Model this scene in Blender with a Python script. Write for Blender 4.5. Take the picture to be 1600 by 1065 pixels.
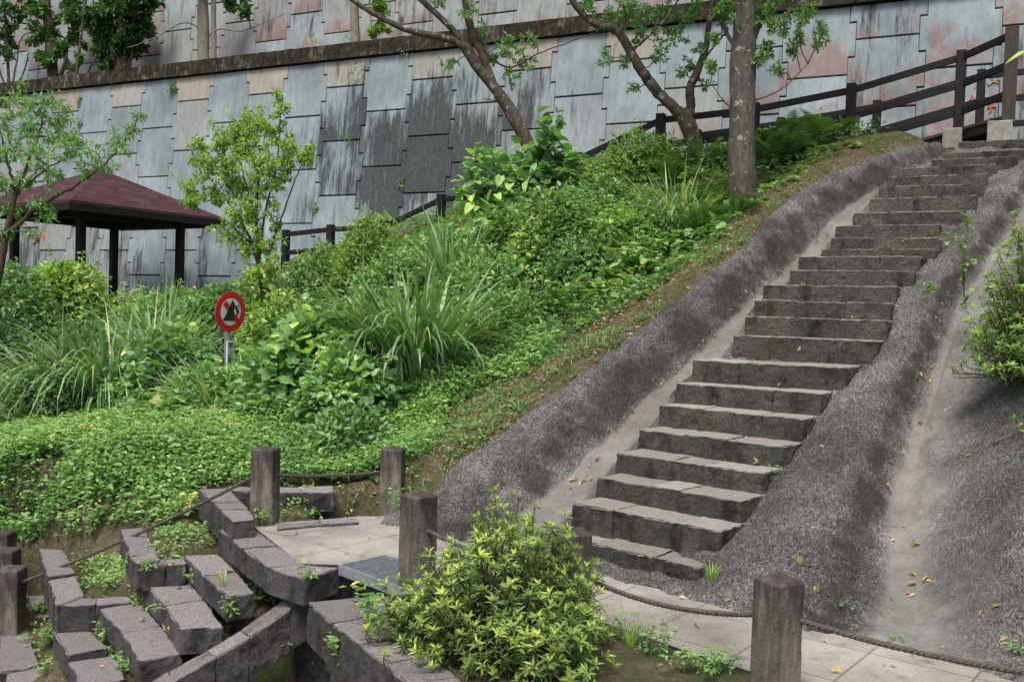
import bpy, math, random
import numpy as np
from mathutils import Vector, Matrix
for o in list(bpy.data.objects): bpy.data.objects.remove(o)
scene = bpy.context.scene; COL = scene.collection
# ------------------------------------------------------------------ camera, world, sun
F = 1500.; H = 1.55; TH = .032; PT = math.atan(44.5/F)
fw = np.array([0, math.cos(PT), -math.sin(PT)]); r0 = np.array([1., 0, 0]); u0 = np.cross(r0, fw)
cr = r0*math.cos(TH)+u0*math.sin(TH); cu = u0*math.cos(TH)-r0*math.sin(TH); C0 = np.array([0, 0, H])
cam = bpy.data.cameras.new('camera'); cam.sensor_width = 36; cam.lens = 36*F/1600; cam.clip_end = 500; cam.clip_start = .05
camo = bpy.data.objects.new('camera', cam); COL.objects.link(camo); scene.camera = camo
camo.matrix_world = Matrix(((cr[0], cu[0], -fw[0], 0), (cr[1], cu[1], -fw[1], 0), (cr[2], cu[2], -fw[2], H), (0, 0, 0, 1)))
scene.render.resolution_x = 1024; scene.render.resolution_y = 681
SUN_EL, SUN_AZ = 62, 200
w = bpy.data.worlds.new('World'); scene.world = w; w.use_nodes = True
nt = w.node_tree; bg = nt.nodes['Background']; sk = nt.nodes.new('ShaderNodeTexSky'); sk.sky_type = 'NISHITA'; sk.sun_disc = False
sk.sun_elevation = math.radians(SUN_EL); sk.sun_rotation = math.radians(SUN_AZ); sk.dust_density = 6; sk.air_density = 1.0; sk.ozone_density = 1.0
nt.links.new(sk.outputs[0], bg.inputs[0]); bg.inputs[1].default_value = .145
sl = bpy.data.lights.new('sun', 'SUN'); sl.energy = 1.9; sl.angle = math.radians(18); sl.color = (1, .985, .95)
so = bpy.data.objects.new('sun', sl); COL.objects.link(so)
_e, _a = math.radians(SUN_EL), math.radians(SUN_AZ)
so.rotation_euler = Vector((math.sin(_a)*math.cos(_e), math.cos(_a)*math.cos(_e), math.sin(_e))).to_track_quat('Z', 'Y').to_euler()
vs = scene.view_settings; vs.view_transform = 'Standard'; vs.look = 'None'; vs.exposure = 0.22; vs.gamma = 1
scene.cycles.max_bounces = 5; scene.cycles.transparent_max_bounces = 4; scene.cycles.diffuse_bounces = 3; scene.cycles.transmission_bounces = 3
# ------------------------------------------------------------------ maths
def ray(px, py): return fw+(px-800)/F*cr-(py-532.5)/F*cu
def P(px, py, D): d = ray(px, py); return C0+d*(D/d[1])
def G(px, py, z): d = ray(px, py); return C0+d*((z-H)/d[2])
def proj(p):
    q = np.asarray(p, float)-C0; z = q@fw
    return 800+F*(q@cr)/z, 532.5-F*(q@cu)/z
def _h(ix, iy, iz, s):
    n = (ix*374761393+iy*668265263+iz*2147483647+s*1274126177) & 0xffffffff
    n = ((n ^ (n >> 13))*1274126177) & 0xffffffff
    n = ((n ^ (n >> 16))*2246822519) & 0xffffffff
    return ((n ^ (n >> 15)) & 0xffffff)/float(0xffffff)
def vn(p, s=0):
    p = np.asarray(p, float); i = np.floor(p).astype(np.int64); f = p-i; f = f*f*(3-2*f); r = 0
    for a in (0, 1):
        for b in (0, 1):
            for c in (0, 1):
                w_ = (f[..., 0] if a else 1-f[..., 0])*(f[..., 1] if b else 1-f[..., 1])*(f[..., 2] if c else 1-f[..., 2])
                r = r+w_*_h(i[..., 0]+a, i[..., 1]+b, i[..., 2]+c, s)
    return r*2-1
def fbm(p, s=0, o=4):
    p = np.asarray(p, float); r = 0; a = 1; t = 0
    for k in range(o): r = r+a*vn(p*(2**k), s+k*7); t += a; a *= .55
    return r/t
def unit(v): v = np.asarray(v, float); return v/np.maximum(np.linalg.norm(v, axis=-1, keepdims=True), 1e-9)
# ------------------------------------------------------------------ mesh helpers
def mk(name, V, polys, mat=None, parent=None, smooth=False, attr=None, mats=None, midx=None):
    """V (n,3); polys: list of (m,k) int arrays or list of index lists."""
    me = bpy.data.meshes.new(name); V = np.asarray(V, np.float32)
    if isinstance(polys, np.ndarray): polys = [polys]
    if len(polys) and isinstance(polys[0], np.ndarray):
        flat = np.concatenate([q.ravel() for q in polys]).astype(np.int32)
        cnt = np.concatenate([np.full(len(q), q.shape[1]) for q in polys]).astype(np.int32)
    else:
        flat = np.array([i for q in polys for i in q], np.int32); cnt = np.array([len(q) for q in polys], np.int32)
    me.vertices.add(len(V)); me.vertices.foreach_set('co', V.ravel())
    me.loops.add(len(flat)); me.loops.foreach_set('vertex_index', flat)
    me.polygons.add(len(cnt)); st = np.zeros(len(cnt), np.int32); st[1:] = np.cumsum(cnt)[:-1]
    me.polygons.foreach_set('loop_start', st); me.polygons.foreach_set('loop_total', cnt)
    me.polygons.foreach_set('use_smooth', np.full(len(cnt), bool(smooth)))
    if mats:
        for m in mats: me.materials.append(m)
        me.polygons.foreach_set('material_index', np.asarray(midx, np.int32))
    elif mat: me.materials.append(mat)
    if attr is not None:
        for k, v in (attr.items() if isinstance(attr, dict) else [('tint', attr)]):
            a = me.attributes.new(k, 'FLOAT', 'POINT'); a.data.foreach_set('value', np.asarray(v, np.float32))
    me.update(calc_edges=True)
    o = bpy.data.objects.new(name, me); COL.objects.link(o)
    if parent: o.parent = parent
    return o
def tag(o, label=None, cat=None, group=None, kind=None):
    if label: o['label'] = label
    if cat: o['category'] = cat
    if group: o['group'] = group
    if kind: o['kind'] = kind
    return o
def empty(name, loc, label, cat, group=None, rz=0):
    o = bpy.data.objects.new(name, None); COL.objects.link(o); o.location = [float(c) for c in loc]; o.rotation_euler.z = rz; o.empty_display_size = .2
    bpy.context.view_layer.update()
    return tag(o, label, cat, group)
def into(root, V):
    """world verts -> local of an unrotated root"""
    return np.asarray(V, float)-np.array(root.location)
class MB:
    def __init__(s): s.V = []; s.Q = []; s.n = 0; s.T = []
    def add(s, V, Q, t=0.5):
        V = np.asarray(V, float); s.V.append(V); s.Q += [[i+s.n for i in q] for q in Q]; s.n += len(V)
        s.T.append(np.full(len(V), t) if np.isscalar(t) else np.asarray(t))
    def box(s, c, size, R=None, bev=0, t=.5):
        c = np.asarray(c, float); h = np.asarray(size, float)/2
        rb_box(s, c, h, R, bev, t)
    def tube(s, pts, rad, n=8, cap=True, t=.5, noise=0, seed=0):
        pts = np.asarray(pts, float); m = len(pts); rad = np.full(m, rad) if np.isscalar(rad) else np.asarray(rad)
        tg = np.gradient(pts, axis=0); tg = unit(tg); up = np.array([0, 0, 1.]) if abs(tg[0][2]) < .9 else np.array([1., 0, 0])
        a = unit(np.cross(tg[0], up)); V = []
        for i in range(m):
            a = unit(a-tg[i]*np.dot(a, tg[i])); b = np.cross(tg[i], a)
            th = np.linspace(0, 2*math.pi, n, endpoint=False)
            ring = pts[i]+rad[i]*(np.cos(th)[:, None]*a+np.sin(th)[:, None]*b)
            V.append(ring)
        V = np.concatenate(V)
        if noise:
            cen = np.repeat(pts, n, 0); d = V-cen; V = cen+d*(1+noise*fbm(V*np.array([6, 6, 2.5]), seed, 3)[:, None]*2)
        Q = [[i*n+j, i*n+(j+1) % n, (i+1)*n+(j+1) % n, (i+1)*n+j] for i in range(m-1) for j in range(n)]
        if cap: Q += [list(range(n))[::-1], [(m-1)*n+j for j in range(n)]]
        s.add(V, Q, t)
    def build(s, name, mat, parent=None, smooth=False, world=True, attr=True):
        V = np.concatenate(s.V)
        if parent is not None and world: V = into(parent, V)
        return mk(name, V, s.Q, mat, parent, smooth, np.concatenate(s.T) if attr else None)
def rb_box(mb, c, h, R, bev, t):
    P_ = []; Q = []
    if bev <= 0:
        for z in (-1, 1):
            for y in (-1, 1):
                for x in (-1, 1): P_.append((x*h[0], y*h[1], z*h[2]))
        Q = [[0, 2, 3, 1], [4, 5, 7, 6], [0, 1, 5, 4], [2, 6, 7, 3], [0, 4, 6, 2], [1, 3, 7, 5]]
        V = np.array(P_)
    else:
        V, Q = cubegrid([-1, -.5, .5, 1], [-1, -.5, .5, 1], [-1, -.5, .5, 1])
        k = np.abs(V) < .9; V = np.where(k, np.sign(V)*(1-bev/h), V)
        ext = (~k).sum(1); sh = np.where((ext >= 2)[:, None] & (~k), bev*.3/h, 0); V = V-np.sign(V)*sh; V = V*h
    if R is not None: V = V@np.asarray(R).T
    mb.add(V+c, Q, t)
def cubegrid(A, B, Cc):
    A, B, Cc = map(np.asarray, (A, B, Cc)); na, nb, nc = len(A), len(B), len(Cc); idx = {}; V = []; Q = []
    def v(i, j, k):
        if (i, j, k) not in idx: idx[(i, j, k)] = len(V); V.append((A[i], B[j], Cc[k]))
        return idx[(i, j, k)]
    for i in range(na-1):
        for j in range(nb-1):
            Q.append([v(i, j, 0), v(i, j+1, 0), v(i+1, j+1, 0), v(i+1, j, 0)]); Q.append([v(i, j, nc-1), v(i+1, j, nc-1), v(i+1, j+1, nc-1), v(i, j+1, nc-1)])
    for i in range(na-1):
        for k in range(nc-1):
            Q.append([v(i, 0, k), v(i+1, 0, k), v(i+1, 0, k+1), v(i, 0, k+1)]); Q.append([v(i, nb-1, k), v(i, nb-1, k+1), v(i+1, nb-1, k+1), v(i+1, nb-1, k)])
    for j in range(nb-1):
        for k in range(nc-1):
            Q.append([v(0, j, k), v(0, j, k+1), v(0, j+1, k+1), v(0, j+1, k)]); Q.append([v(na-1, j, k), v(na-1, j+1, k), v(na-1, j+1, k+1), v(na-1, j, k+1)])
    return np.array(V, float), Q
def gridpar(L, step, bev):
    n = max(2, int(L/step)); g = np.linspace(-1, 1, n+1); e = min(.4, 2*bev/L)
    return np.concatenate([[-1, -1+e], g[(g > -1+e*1.3) & (g < 1-e*1.3)], [1-e, 1]])
def block(mb, top, hgt, step=.05, bev=.015, amp=.01, topamp=.004, seed=0, t=.5, batter=0.0, freq=9, skew=None):
    """rough stone block. top: 4 corners (3D): a b c d around (a-b is the front edge, d-c the back)."""
    a, b, c, d = [np.asarray(q, float) for q in top]
    Lx = np.linalg.norm(b-a); Ly = np.linalg.norm(d-a)
    A, B, Cc = gridpar(Lx, step, bev), gridpar(Ly, step, bev), gridpar(hgt, step*.8, bev)
    V, Q = cubegrid(A, B, Cc)
    ext = np.abs(V) > .999; n_ext = ext.sum(1)
    Lv = np.array([Lx, Ly, hgt])
    W_ = V-np.sign(V)*np.where((n_ext >= 2)[:, None] & ext, .6*bev/Lv*2*.5, 0)
    u, v, h_ = (W_[:, 0]+1)/2, (W_[:, 1]+1)/2, (W_[:, 2]+1)/2
    p = (1-u)[:, None]*(1-v)[:, None]*a+u[:, None]*(1-v)[:, None]*b+u[:, None]*v[:, None]*c+(1-u)[:, None]*v[:, None]*d
    cen = (a+b+c+d)/4; p = p.copy()
    out = unit((p-cen)*np.array([1, 1, 0])); p[:, 2] -= (1-h_)*hgt
    p += out*((1-h_)*batter)[:, None]
    nx = unit(np.where(ext, V, 0)@np.array([unit(b-a), unit(d-a), [0, 0, 1]]))
    q = p+seed*3.7
    side = 1-np.clip(np.abs(nx[:, 2]), 0, 1)
    dsp = ((1-2.4*np.abs(fbm(q*freq*[1, 1, .7], seed, 4)))*.9-.3)*amp*side+fbm(q*freq, seed+1, 3)*topamp*(1-side)*1.6+fbm(q*freq*3.5, seed+3, 2)*(amp*.35*side+topamp*.4)
    chip = np.clip(fbm(q*7, seed+9, 3)-.1, 0, 1)*(n_ext >= 2)*.035
    p += nx*dsp[:, None]-nx*chip[:, None]
    mb.add(p, Q, t)
# ------------------------------------------------------------------ materials
MATS = {}
class NT:
    def __init__(s, name):
        s.m = bpy.data.materials.new(name); s.m.use_nodes = True; s.t = s.m.node_tree; s.b = s.t.nodes['Principled BSDF']; s.tc = s.n('TexCoord'); MATS[name] = s.m
    def n(s, ty, **kw):
        k = s.t.nodes.new('ShaderNode'+ty)
        for a, v in kw.items(): setattr(k, a, v)
        return k
    def l(s, a, b): s.t.links.new(a, b); return s
    def inp(s, node, name, v):
        if hasattr(v, 'is_linked') or isinstance(v, bpy.types.NodeSocket): s.l(v, node.inputs[name])
        else: node.inputs[name].default_value = v
    def co(s, scale=(1, 1, 1), kind='Object', rot=(0, 0, 0), warp=0):
        m = s.n('Mapping'); s.l(s.tc.outputs[kind], m.inputs[0]); m.inputs['Scale'].default_value = scale; m.inputs['Rotation'].default_value = rot
        return m.outputs[0]
    def noise(s, scale, det=4, rough=.55, vec=None, dist=0):
        k = s.n('TexNoise'); k.inputs['Scale'].default_value = scale; k.inputs['Detail'].default_value = det; k.inputs['Roughness'].default_value = rough; k.inputs['Distortion'].default_value = dist
        s.l(vec if vec is not None else s.co(), k.inputs['Vector']); return k.outputs[0]
    def vor(s, scale, feat='F1', out=0, vec=None, rnd=1):
        k = s.n('TexVoronoi', feature=feat); k.inputs['Scale'].default_value = scale; k.inputs['Randomness'].default_value = rnd
        s.l(vec if vec is not None else s.co(), k.inputs['Vector']); return k.outputs[out]
    def ramp(s, fac, stops, interp='LINEAR'):
        k = s.n('ValToRGB'); k.color_ramp.interpolation = interp; e = k.color_ramp.elements
        while len(e) < len(stops): e.new(.5)
        for i, (p, c) in enumerate(stops): e[i].position = p; e[i].color = (*c, 1) if hasattr(c, '__len__') else (c, c, c, 1)
        s.l(fac, k.inputs[0]); return k.outputs[0]
    def math(s, op, a, b=0.0, clamp=False):
        k = s.n('Math', operation=op); k.use_clamp = clamp; s.inp(k, 0, a); s.inp(k, 1, b); return k.outputs[0]
    def mix(s, fac, a, b, mode='MIX'):
        k = s.n('MixRGB', blend_type=mode); s.inp(k, 0, fac)
        for i, c in ((1, a), (2, b)):
            if isinstance(c, tuple): k.inputs[i].default_value = (*c, 1)
            else: s.l(c, k.inputs[i])
        return k.outputs[0]
    def attr(s, name='tint'):
        k = s.n('Attribute'); k.attribute_name = name; return k.outputs['Fac']
    def sep(s, vec):
        k = s.n('SeparateXYZ'); s.l(vec, k.inputs[0]); return k.outputs
    def bump(s, h, strength=.5, dist=.01, prev=None):
        k = s.n('Bump'); k.inputs['Strength'].default_value = strength; k.inputs['Distance'].default_value = dist; s.l(h, k.inputs['Height'])
        if prev is not None: s.l(prev, k.inputs['Normal'])
        return k.outputs[0]
    def done(s, col, rough=.85, normal=None, spec=.3, metal=0):
        s.inp(s.b, 'Base Color', col if not isinstance(col, tuple) else (*col, 1)); s.inp(s.b, 'Roughness', rough); s.b.inputs['Specular IOR Level'].default_value = spec; s.b.inputs['Metallic'].default_value = metal
        if normal is not None: s.l(normal, s.b.inputs['Normal'])
        return s.m
def leafmat(name, stops, trans=.3, rough=.42, spec=.5):
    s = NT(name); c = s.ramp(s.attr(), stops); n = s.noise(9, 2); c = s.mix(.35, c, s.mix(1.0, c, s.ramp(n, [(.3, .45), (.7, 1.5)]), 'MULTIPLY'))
    s.done(c, rough, spec=spec); tr = s.n('BsdfTranslucent'); s.l(s.mix(1.0, c, (1.3, 1.45, .5), 'MULTIPLY'), tr.inputs[0])
    mx = s.n('MixShader'); mx.inputs[0].default_value = trans; s.l(s.b.outputs[0], mx.inputs[1]); s.l(tr.outputs[0], mx.inputs[2])
    s.l(mx.outputs[0], s.t.nodes['Material Output'].inputs[0]); return s.m
# light green ground herbs / generic undergrowth / dark glossy / yellow-green / grass / grey green big leaf
M_herb = leafmat('herb_leaf', [(0, (0.084, 0.177, 0.054)), (.5, (0.199, 0.379, 0.124)), (.9, (0.352, 0.554, 0.193)), (1, (0.690, 0.608, 0.205))])
M_under = leafmat('undergrowth_leaf', [(0, (0.064, 0.146, 0.049)), (.5, (0.163, 0.312, 0.111)), (.93, (0.316, 0.507, 0.193)), (1, (0.337, 0.382, 0.111))])
M_dark = leafmat('dark_leaf', [(0, (0.030, 0.085, 0.030)), (.5, (0.065, 0.156, 0.054)), (1, (0.141, 0.274, 0.080))], .22)
M_vine = leafmat('vine_leaf', [(0, (0.089, 0.193, 0.078)), (.5, (0.205, 0.377, 0.157)), (.85, (0.316, 0.531, 0.198)), (1, (0.609, 0.811, 0.227))], .32)
M_yel = leafmat('yellow_green_leaf', [(0, (0.112, 0.202, 0.052)), (.5, (0.300, 0.457, 0.123)), (.9, (0.499, 0.667, 0.191)), (1, (0.752, 0.653, 0.191))], .35)
M_azal = leafmat('azalea_leaf', [(0, (0.085, 0.152, 0.047)), (.4, (0.217, 0.321, 0.097)), (.75, (0.396, 0.520, 0.136)), (1, (0.731, 0.800, 0.184))], .28, .45)
M_blade = leafmat('grass_blade', [(0, (0.063, 0.151, 0.053)), (.5, (0.196, 0.353, 0.146)), (.85, (0.352, 0.531, 0.266)), (1, (0.554, 0.578, 0.284))], .25, .4)
M_fern = leafmat('fern_frond', [(0, (0.045, 0.127, 0.034)), (.5, (0.115, 0.241, 0.063)), (.9, (0.209, 0.358, 0.094)), (1, (0.390, 0.333, 0.115))], .3)
M_dry = leafmat('dry_leaf', [(0, (.16, .08, .04)), (.4, (.36, .24, .12)), (.75, (.6, .46, .26)), (1, (.68, .5, .12))], .15)
def m_bark(name, c1, c2, lich=.0, moss=0.0):
    s = NT(name); v = s.co((1, 1, .35)); n = s.noise(22, 6, .65, v); c = s.ramp(n, [(.3, c1), (.7, c2)])
    c = s.mix(s.ramp(s.noise(60, 3), [(.45, 0), (.6, .5)]), c, (c1[0]*.5, c1[1]*.5, c1[2]*.5))
    if lich:
        k = s.ramp(s.math('ADD', s.noise(9, 3, .7), s.math('MULTIPLY', s.noise(45, 2), .3)), [(.84-.07*lich, 0), (.88-.07*lich, 1)]); c = s.mix(k, c, (.34, .35, .31))
    if moss:
        z = s.sep(s.tc.outputs['Object'])[2]; k = s.math('MULTIPLY', s.ramp(z, [(.0, 1), (.3, .9), (.75, 0)]), s.ramp(s.noise(7, 4), [(.38, 0), (.52, 1)])); c = s.mix(k, c, (.045, .05, .016))
    return s.done(c, .9, s.bump(n, .8, .02), .15)
M_bark = m_bark('bark_grey', (.065, .06, .052), (.19, .178, .16), .9, 1)
M_bark2 = m_bark('bark_mottled', (.06, .05, .04), (.16, .13, .105), 1.15)
M_twig = m_bark('bark_twig', (.06, .045, .03), (.15, .115, .08))
M_pale = m_bark('bark_pale', (.2, .17, .14), (.38, .34, .29), .3)
def m_soil():
    s = NT('soil_litter'); n = s.noise(3, 5); c = s.ramp(s.noise(30, 6, .7), [(.3, (.07, .055, .04)), (.55, (.19, .15, .105)), (.75, (.36, .3, .21))])
    c = s.mix(s.ramp(s.vor(60), [(.15, 1), (.3, 0)]), c, (.3, .24, .16)); c = s.mix(s.ramp(n, [(.4, 0), (.6, .8)]), c, (.075, .11, .035))
    return s.done(c, .95, s.bump(s.noise(40, 6, .7), 1, .04), .1)
M_soil = m_soil()
def m_shot():
    s = NT('rough_shotcrete'); v = s.co(); wp = s.n('VectorMath', operation='ADD'); s.l(v, wp.inputs[0])
    base = s.ramp(s.noise(1.7, 6, .65), [(.34, (.12, .116, .11)), (.5, (.215, .21, .2)), (.66, (.34, .33, .315))])
    st = s.vor(105, out=1); stb = s.n('RGBToBW'); s.l(st, stb.inputs[0]); g = s.ramp(stb.outputs[0], [(.15, .22), (.45, .75), (.75, 1.5), (.95, 2.7)])
    rock = s.mix(.8, base, s.mix(1, base, g, 'MULTIPLY'))
    smooth = s.mix(.5, s.ramp(s.noise(120, 4, .7), [(.3, (.12, .11, .1)), (.7, (.25, .235, .21))]), base)
    a = s.attr('smoothness'); a2 = s.math('ADD', a, s.math('MULTIPLY', s.math('SUBTRACT', s.noise(2.2, 4), .5), .7)); k = s.ramp(a2, [(.3, 0), (.7, 1)])
    c = s.mix(k, rock, smooth)
    m = s.attr('moss'); m2 = s.math('ADD', m, s.math('MULTIPLY', s.math('SUBTRACT', s.noise(3.2, 6, .65), .5), 1.5)); c = s.mix(s.ramp(m2, [(.4, 0), (.66, .75)]), c, s.ramp(s.noise(70, 3), [(.35, (.02, .02, .017)), (.7, (.088, .085, .074))]))
    db = s.ramp(s.noise(14, 5, .7), [(.5, 0), (.66, .45)]); c = s.mix(db, c, (.125, .112, .096))
    d = s.math('MULTIPLY', s.math('SUBTRACT', 1.15, k), .022)
    hh = s.math('ADD', s.math('MULTIPLY', s.vor(105), -1), s.math('MULTIPLY', s.noise(60, 5, .8), 1.1))
    bp = s.n('Bump'); bp.inputs['Strength'].default_value = 1; s.l(d, bp.inputs['Distance']); s.l(hh, bp.inputs['Height'])
    return s.done(c, .9, bp.outputs[0], .25)
M_shot = m_shot()
def m_stone(name, c1, c2, spk=.5, warm=(.14, .09, .075), light=None, freq=1):
    s = NT(name); base = s.ramp(s.noise(4, 5, .6), [(.3, c1), (.7, c2)]); w_ = s.ramp(s.noise(2.3, 4), [(.45, 0), (.65, .7)]); base = s.mix(w_, base, warm)
    sp = s.ramp(s.noise(95*freq, 3, .8), [(.36, .3), (.5, .9), (.64, 2.1)]); c = s.mix(spk, base, s.mix(1, base, sp, 'MULTIPLY'))
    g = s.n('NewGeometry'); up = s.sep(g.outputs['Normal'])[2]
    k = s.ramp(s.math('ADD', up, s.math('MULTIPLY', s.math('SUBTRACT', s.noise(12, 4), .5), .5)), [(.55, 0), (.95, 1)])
    if light: c = s.mix(s.math('MULTIPLY', k, .8), c, s.mix(.6, light, s.mix(1, light, sp, 'MULTIPLY')))  # paler colour painted on upward faces, so treads and tops look lit from above
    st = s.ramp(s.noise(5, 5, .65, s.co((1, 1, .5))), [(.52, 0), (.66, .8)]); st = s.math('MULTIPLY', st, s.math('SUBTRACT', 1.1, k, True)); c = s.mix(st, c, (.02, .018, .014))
    tn = s.attr('tint'); c = s.mix(1, c, s.ramp(tn, [(0, .72), (1, 1.28)]), 'MULTIPLY')
    return s.done(c, .85, s.bump(s.noise(38*freq, 7, .78), 1, .035), .3)
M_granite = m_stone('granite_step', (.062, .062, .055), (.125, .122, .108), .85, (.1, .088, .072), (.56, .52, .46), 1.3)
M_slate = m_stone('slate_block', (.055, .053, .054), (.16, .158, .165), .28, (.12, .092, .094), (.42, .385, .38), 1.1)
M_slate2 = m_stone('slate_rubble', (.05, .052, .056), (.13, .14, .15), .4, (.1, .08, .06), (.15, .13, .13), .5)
def m_paver():
    s = NT('worn_paving'); br = s.n('TexBrick'); br.offset = 0; br.inputs['Scale'].default_value = 1; br.inputs['Brick Width'].default_value = .45; br.inputs['Row Height'].default_value = .45
    br.inputs['Mortar Size'].default_value = .006; br.inputs['Mortar Smooth'].default_value = .3; br.inputs['Color1'].default_value = (.9, .9, .9, 1); br.inputs['Color2'].default_value = (1.1, 1.08, 1.05, 1); br.inputs['Mortar'].default_value = (.55, .52, .48, 1)
    v = s.co((1, 1, 1), rot=(0, 0, math.radians(38))); ad = s.mix(.025, v, s.n('TexNoise').outputs[1]); s.l(ad, br.inputs['Vector'])
    c = s.ramp(s.noise(1.6, 5, .6), [(.3, (.19, .178, .16)), (.6, (.37, .35, .315))]); c = s.mix(.5, c, s.mix(1, c, s.ramp(s.noise(110, 3, .7), [(.3, .5), (.7, 1.6)]), 'MULTIPLY'))
    c = s.mix(1, c, br.outputs[0], 'MULTIPLY'); c = s.mix(s.ramp(s.noise(6, 6, .7), [(.56, 0), (.7, .65)]), c, (.11, .09, .065))
    b = s.bump(br.outputs[1], -.5, .008); return s.done(c, .9, s.bump(s.noise(80, 5, .7), .6, .01, b), .2)
M_paver = m_paver()
def m_wall(name='wall_panel', off=0):
    s = NT(name); v = s.co(); x, y, z = s.sep(v)
    n1 = s.noise(.8, 4, .6); c = s.ramp(n1, [(.3, (.2, .25, .27)), (.7, (.35, .42, .45))])
    t = s.attr('tint'); c = s.mix(1, c, s.ramp(t, [(0, .86), (1, 1.1)]), 'MULTIPLY')
    c = s.mix(s.math('MULTIPLY', s.attr('beige'), .8), c, (.4, .36, .29)); c = s.mix(s.math('MULTIPLY', s.attr('pink'), .55), c, (.3, .22, .21))
    fine = s.math('ADD', s.math('MULTIPLY', s.noise(5, 7, .7, s.co((1.6, 1, .5))), .6), s.math('MULTIPLY', s.noise(45, 4, .7), .4)); c = s.mix(.6, c, s.mix(1, c, s.ramp(fine, [(.36, .62), (.64, 1.32)]), 'MULTIPLY'))
    # red algae low on some panels
    rz = s.attr('red'); rn = s.math('ADD', s.noise(1.6, 6, .65, s.co((1, 1, .8))), s.math('MULTIPLY', s.attr('pv'), -.3)); k = s.math('MULTIPLY', s.ramp(s.math('ADD', rn, s.math('MULTIPLY', rz, .2)), [(.56, 0), (.7, 1)]), s.ramp(rz, [(0, 0), (.3, 1)]))
    c = s.mix(s.math('MULTIPLY', k, .58), c, s.ramp(s.noise(20, 4), [(.3, (.25, .085, .06)), (.7, (.34, .15, .12))]))
    # black water streaks
    bz = s.attr('black'); sv = s.co((1.5, 1, .34)); sn = s.math('ADD', s.math('MULTIPLY', s.noise(1.5, 9, .7, sv, .1), .62), s.math('MULTIPLY', s.noise(7, 6, .7, s.co((1.6, 1, .12))), .38)); e = s.math('ADD', sn, s.math('MULTIPLY', bz, .245))
    k = s.ramp(e, [(.6, 0), (.7, .93)]); c = s.mix(k, c, s.ramp(s.noise(25, 5, .7, s.co((2, 1, .3))), [(.35, (.016, .02, .023)), (.7, (.1, .115, .12))]))
    c = s.mix(s.ramp(s.vor(30, vec=s.co((1, 1, .8))), [(.04, .5), (.09, 0)]), c, (.5, .52, .5))
    return s.done(c, .85, s.bump(s.noise(35, 6, .7), .35, .01), .25)
M_wall = m_wall()
def m_simple(name, c1, c2, scale=20, rough=.8, bump=.3, vscale=(1, 1, 1), metal=0, spec=.3):
    s = NT(name); n = s.noise(scale, 5, .65, s.co(vscale)); return s.done(s.ramp(n, [(.3, c1), (.7, c2)]), rough, s.bump(n, bump, .01), spec, metal)
M_gap = m_simple('joint_dark', (.02, .02, .02), (.05, .05, .048))
M_cope = NT('mossy_coping')
_c = M_cope.ramp(M_cope.noise(6, 6, .7, M_cope.co((1, 1, .5))), [(.36, (.018, .017, .014)), (.55, (.05, .045, .035)), (.7, (.19, .19, .175))]); _c = M_cope.mix(M_cope.ramp(M_cope.noise(10, 5), [(.55, 0), (.7, .7)]), _c, (.085, .08, .025))
M_cope = M_cope.done(_c, .95, M_cope.bump(M_cope.noise(25, 5), .8, .03), .15)
M_wood = m_simple('dark_plastic_timber', (.009, .0075, .010), (.02, .017, .019), 14, .65, .25, (.3, 1, 1))
M_woodb = m_simple('weathered_brown_timber', (.04, .033, .026), (.085, .07, .056), 18, .8, .5, (3, 3, .4))
M_pav = m_simple('pavilion_timber', (.007, .006, .005), (.016, .013, .012), 12, .7, .2, (1, 1, .3))
M_conc = m_simple('pale_concrete', (.2, .2, .19), (.36, .36, .33), 12, .9, .4)
def m_post():
    s = NT('post_concrete'); v = s.co((1, 1, .25)); n = s.noise(14, 6, .68, v); c = s.ramp(n, [(.34, (.035, .03, .027)), (.5, (.095, .083, .074)), (.66, (.24, .22, .195))])
    z = s.sep(s.tc.outputs['Object'])[2]; lo = s.math('MULTIPLY', s.ramp(z, [(.05, 1), (.45, 0)]), s.ramp(s.noise(9, 4), [(.35, .2), (.6, .8)])); c = s.mix(lo, c, (.2, .185, .155))
    hi = s.math('MULTIPLY', s.ramp(z, [(.3, 0), (.52, .75)]), s.ramp(s.noise(7, 4), [(.35, .3), (.6, 1)])); c = s.mix(hi, c, (.045, .034, .032))
    c = s.mix(s.ramp(s.noise(5, 4, .6, s.co((1, 1, .5))), [(.62, 0), (.72, .5)]), c, (.3, .3, .28))
    return s.done(c, .85, s.bump(s.noise(60, 5), .5, .01), .25)
M_post = m_post()
M_rope = m_simple('rope_fibre', (.06, .05, .042), (.15, .13, .11), 60, .9, .5)
M_galv = m_simple('galvanised_steel', (.22, .25, .27), (.4, .43, .46), 14, .5, .1, metal=.25)
M_grate_d = m_simple('grate_bar', (.16, .18, .19), (.3, .33, .35), 20, .5, .1, metal=.25)
def m_roof():
    s = NT('asphalt_shingle'); br = s.n('TexBrick'); br.inputs['Scale'].default_value = 1; br.inputs['Brick Width'].default_value = .3; br.inputs['Row Height'].default_value = .14; br.inputs['Mortar Size'].default_value = .008; br.inputs['Mortar Smooth'].default_value = .5
    for k_, c_ in (('Color1', (.62, .62, .62, 1)), ('Color2', (1.35, 1.3, 1.3, 1)), ('Mortar', (.3, .3, .3, 1))): br.inputs[k_].default_value = c_
    s.l(s.tc.outputs['UV'], br.inputs['Vector']); c = s.mix(1, s.ramp(s.noise(40, 4, .7), [(.3, (.042, .019, .025)), (.7, (.1, .048, .056))]), br.outputs[0], 'MULTIPLY')
    c = s.mix(s.ramp(s.noise(2, 4), [(.4, 0), (.7, .5)]), c, (.05, .03, .035)); return s.done(c, .9, s.bump(br.outputs[1], -.6, .02), .2)
M_roof = m_roof()
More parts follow.
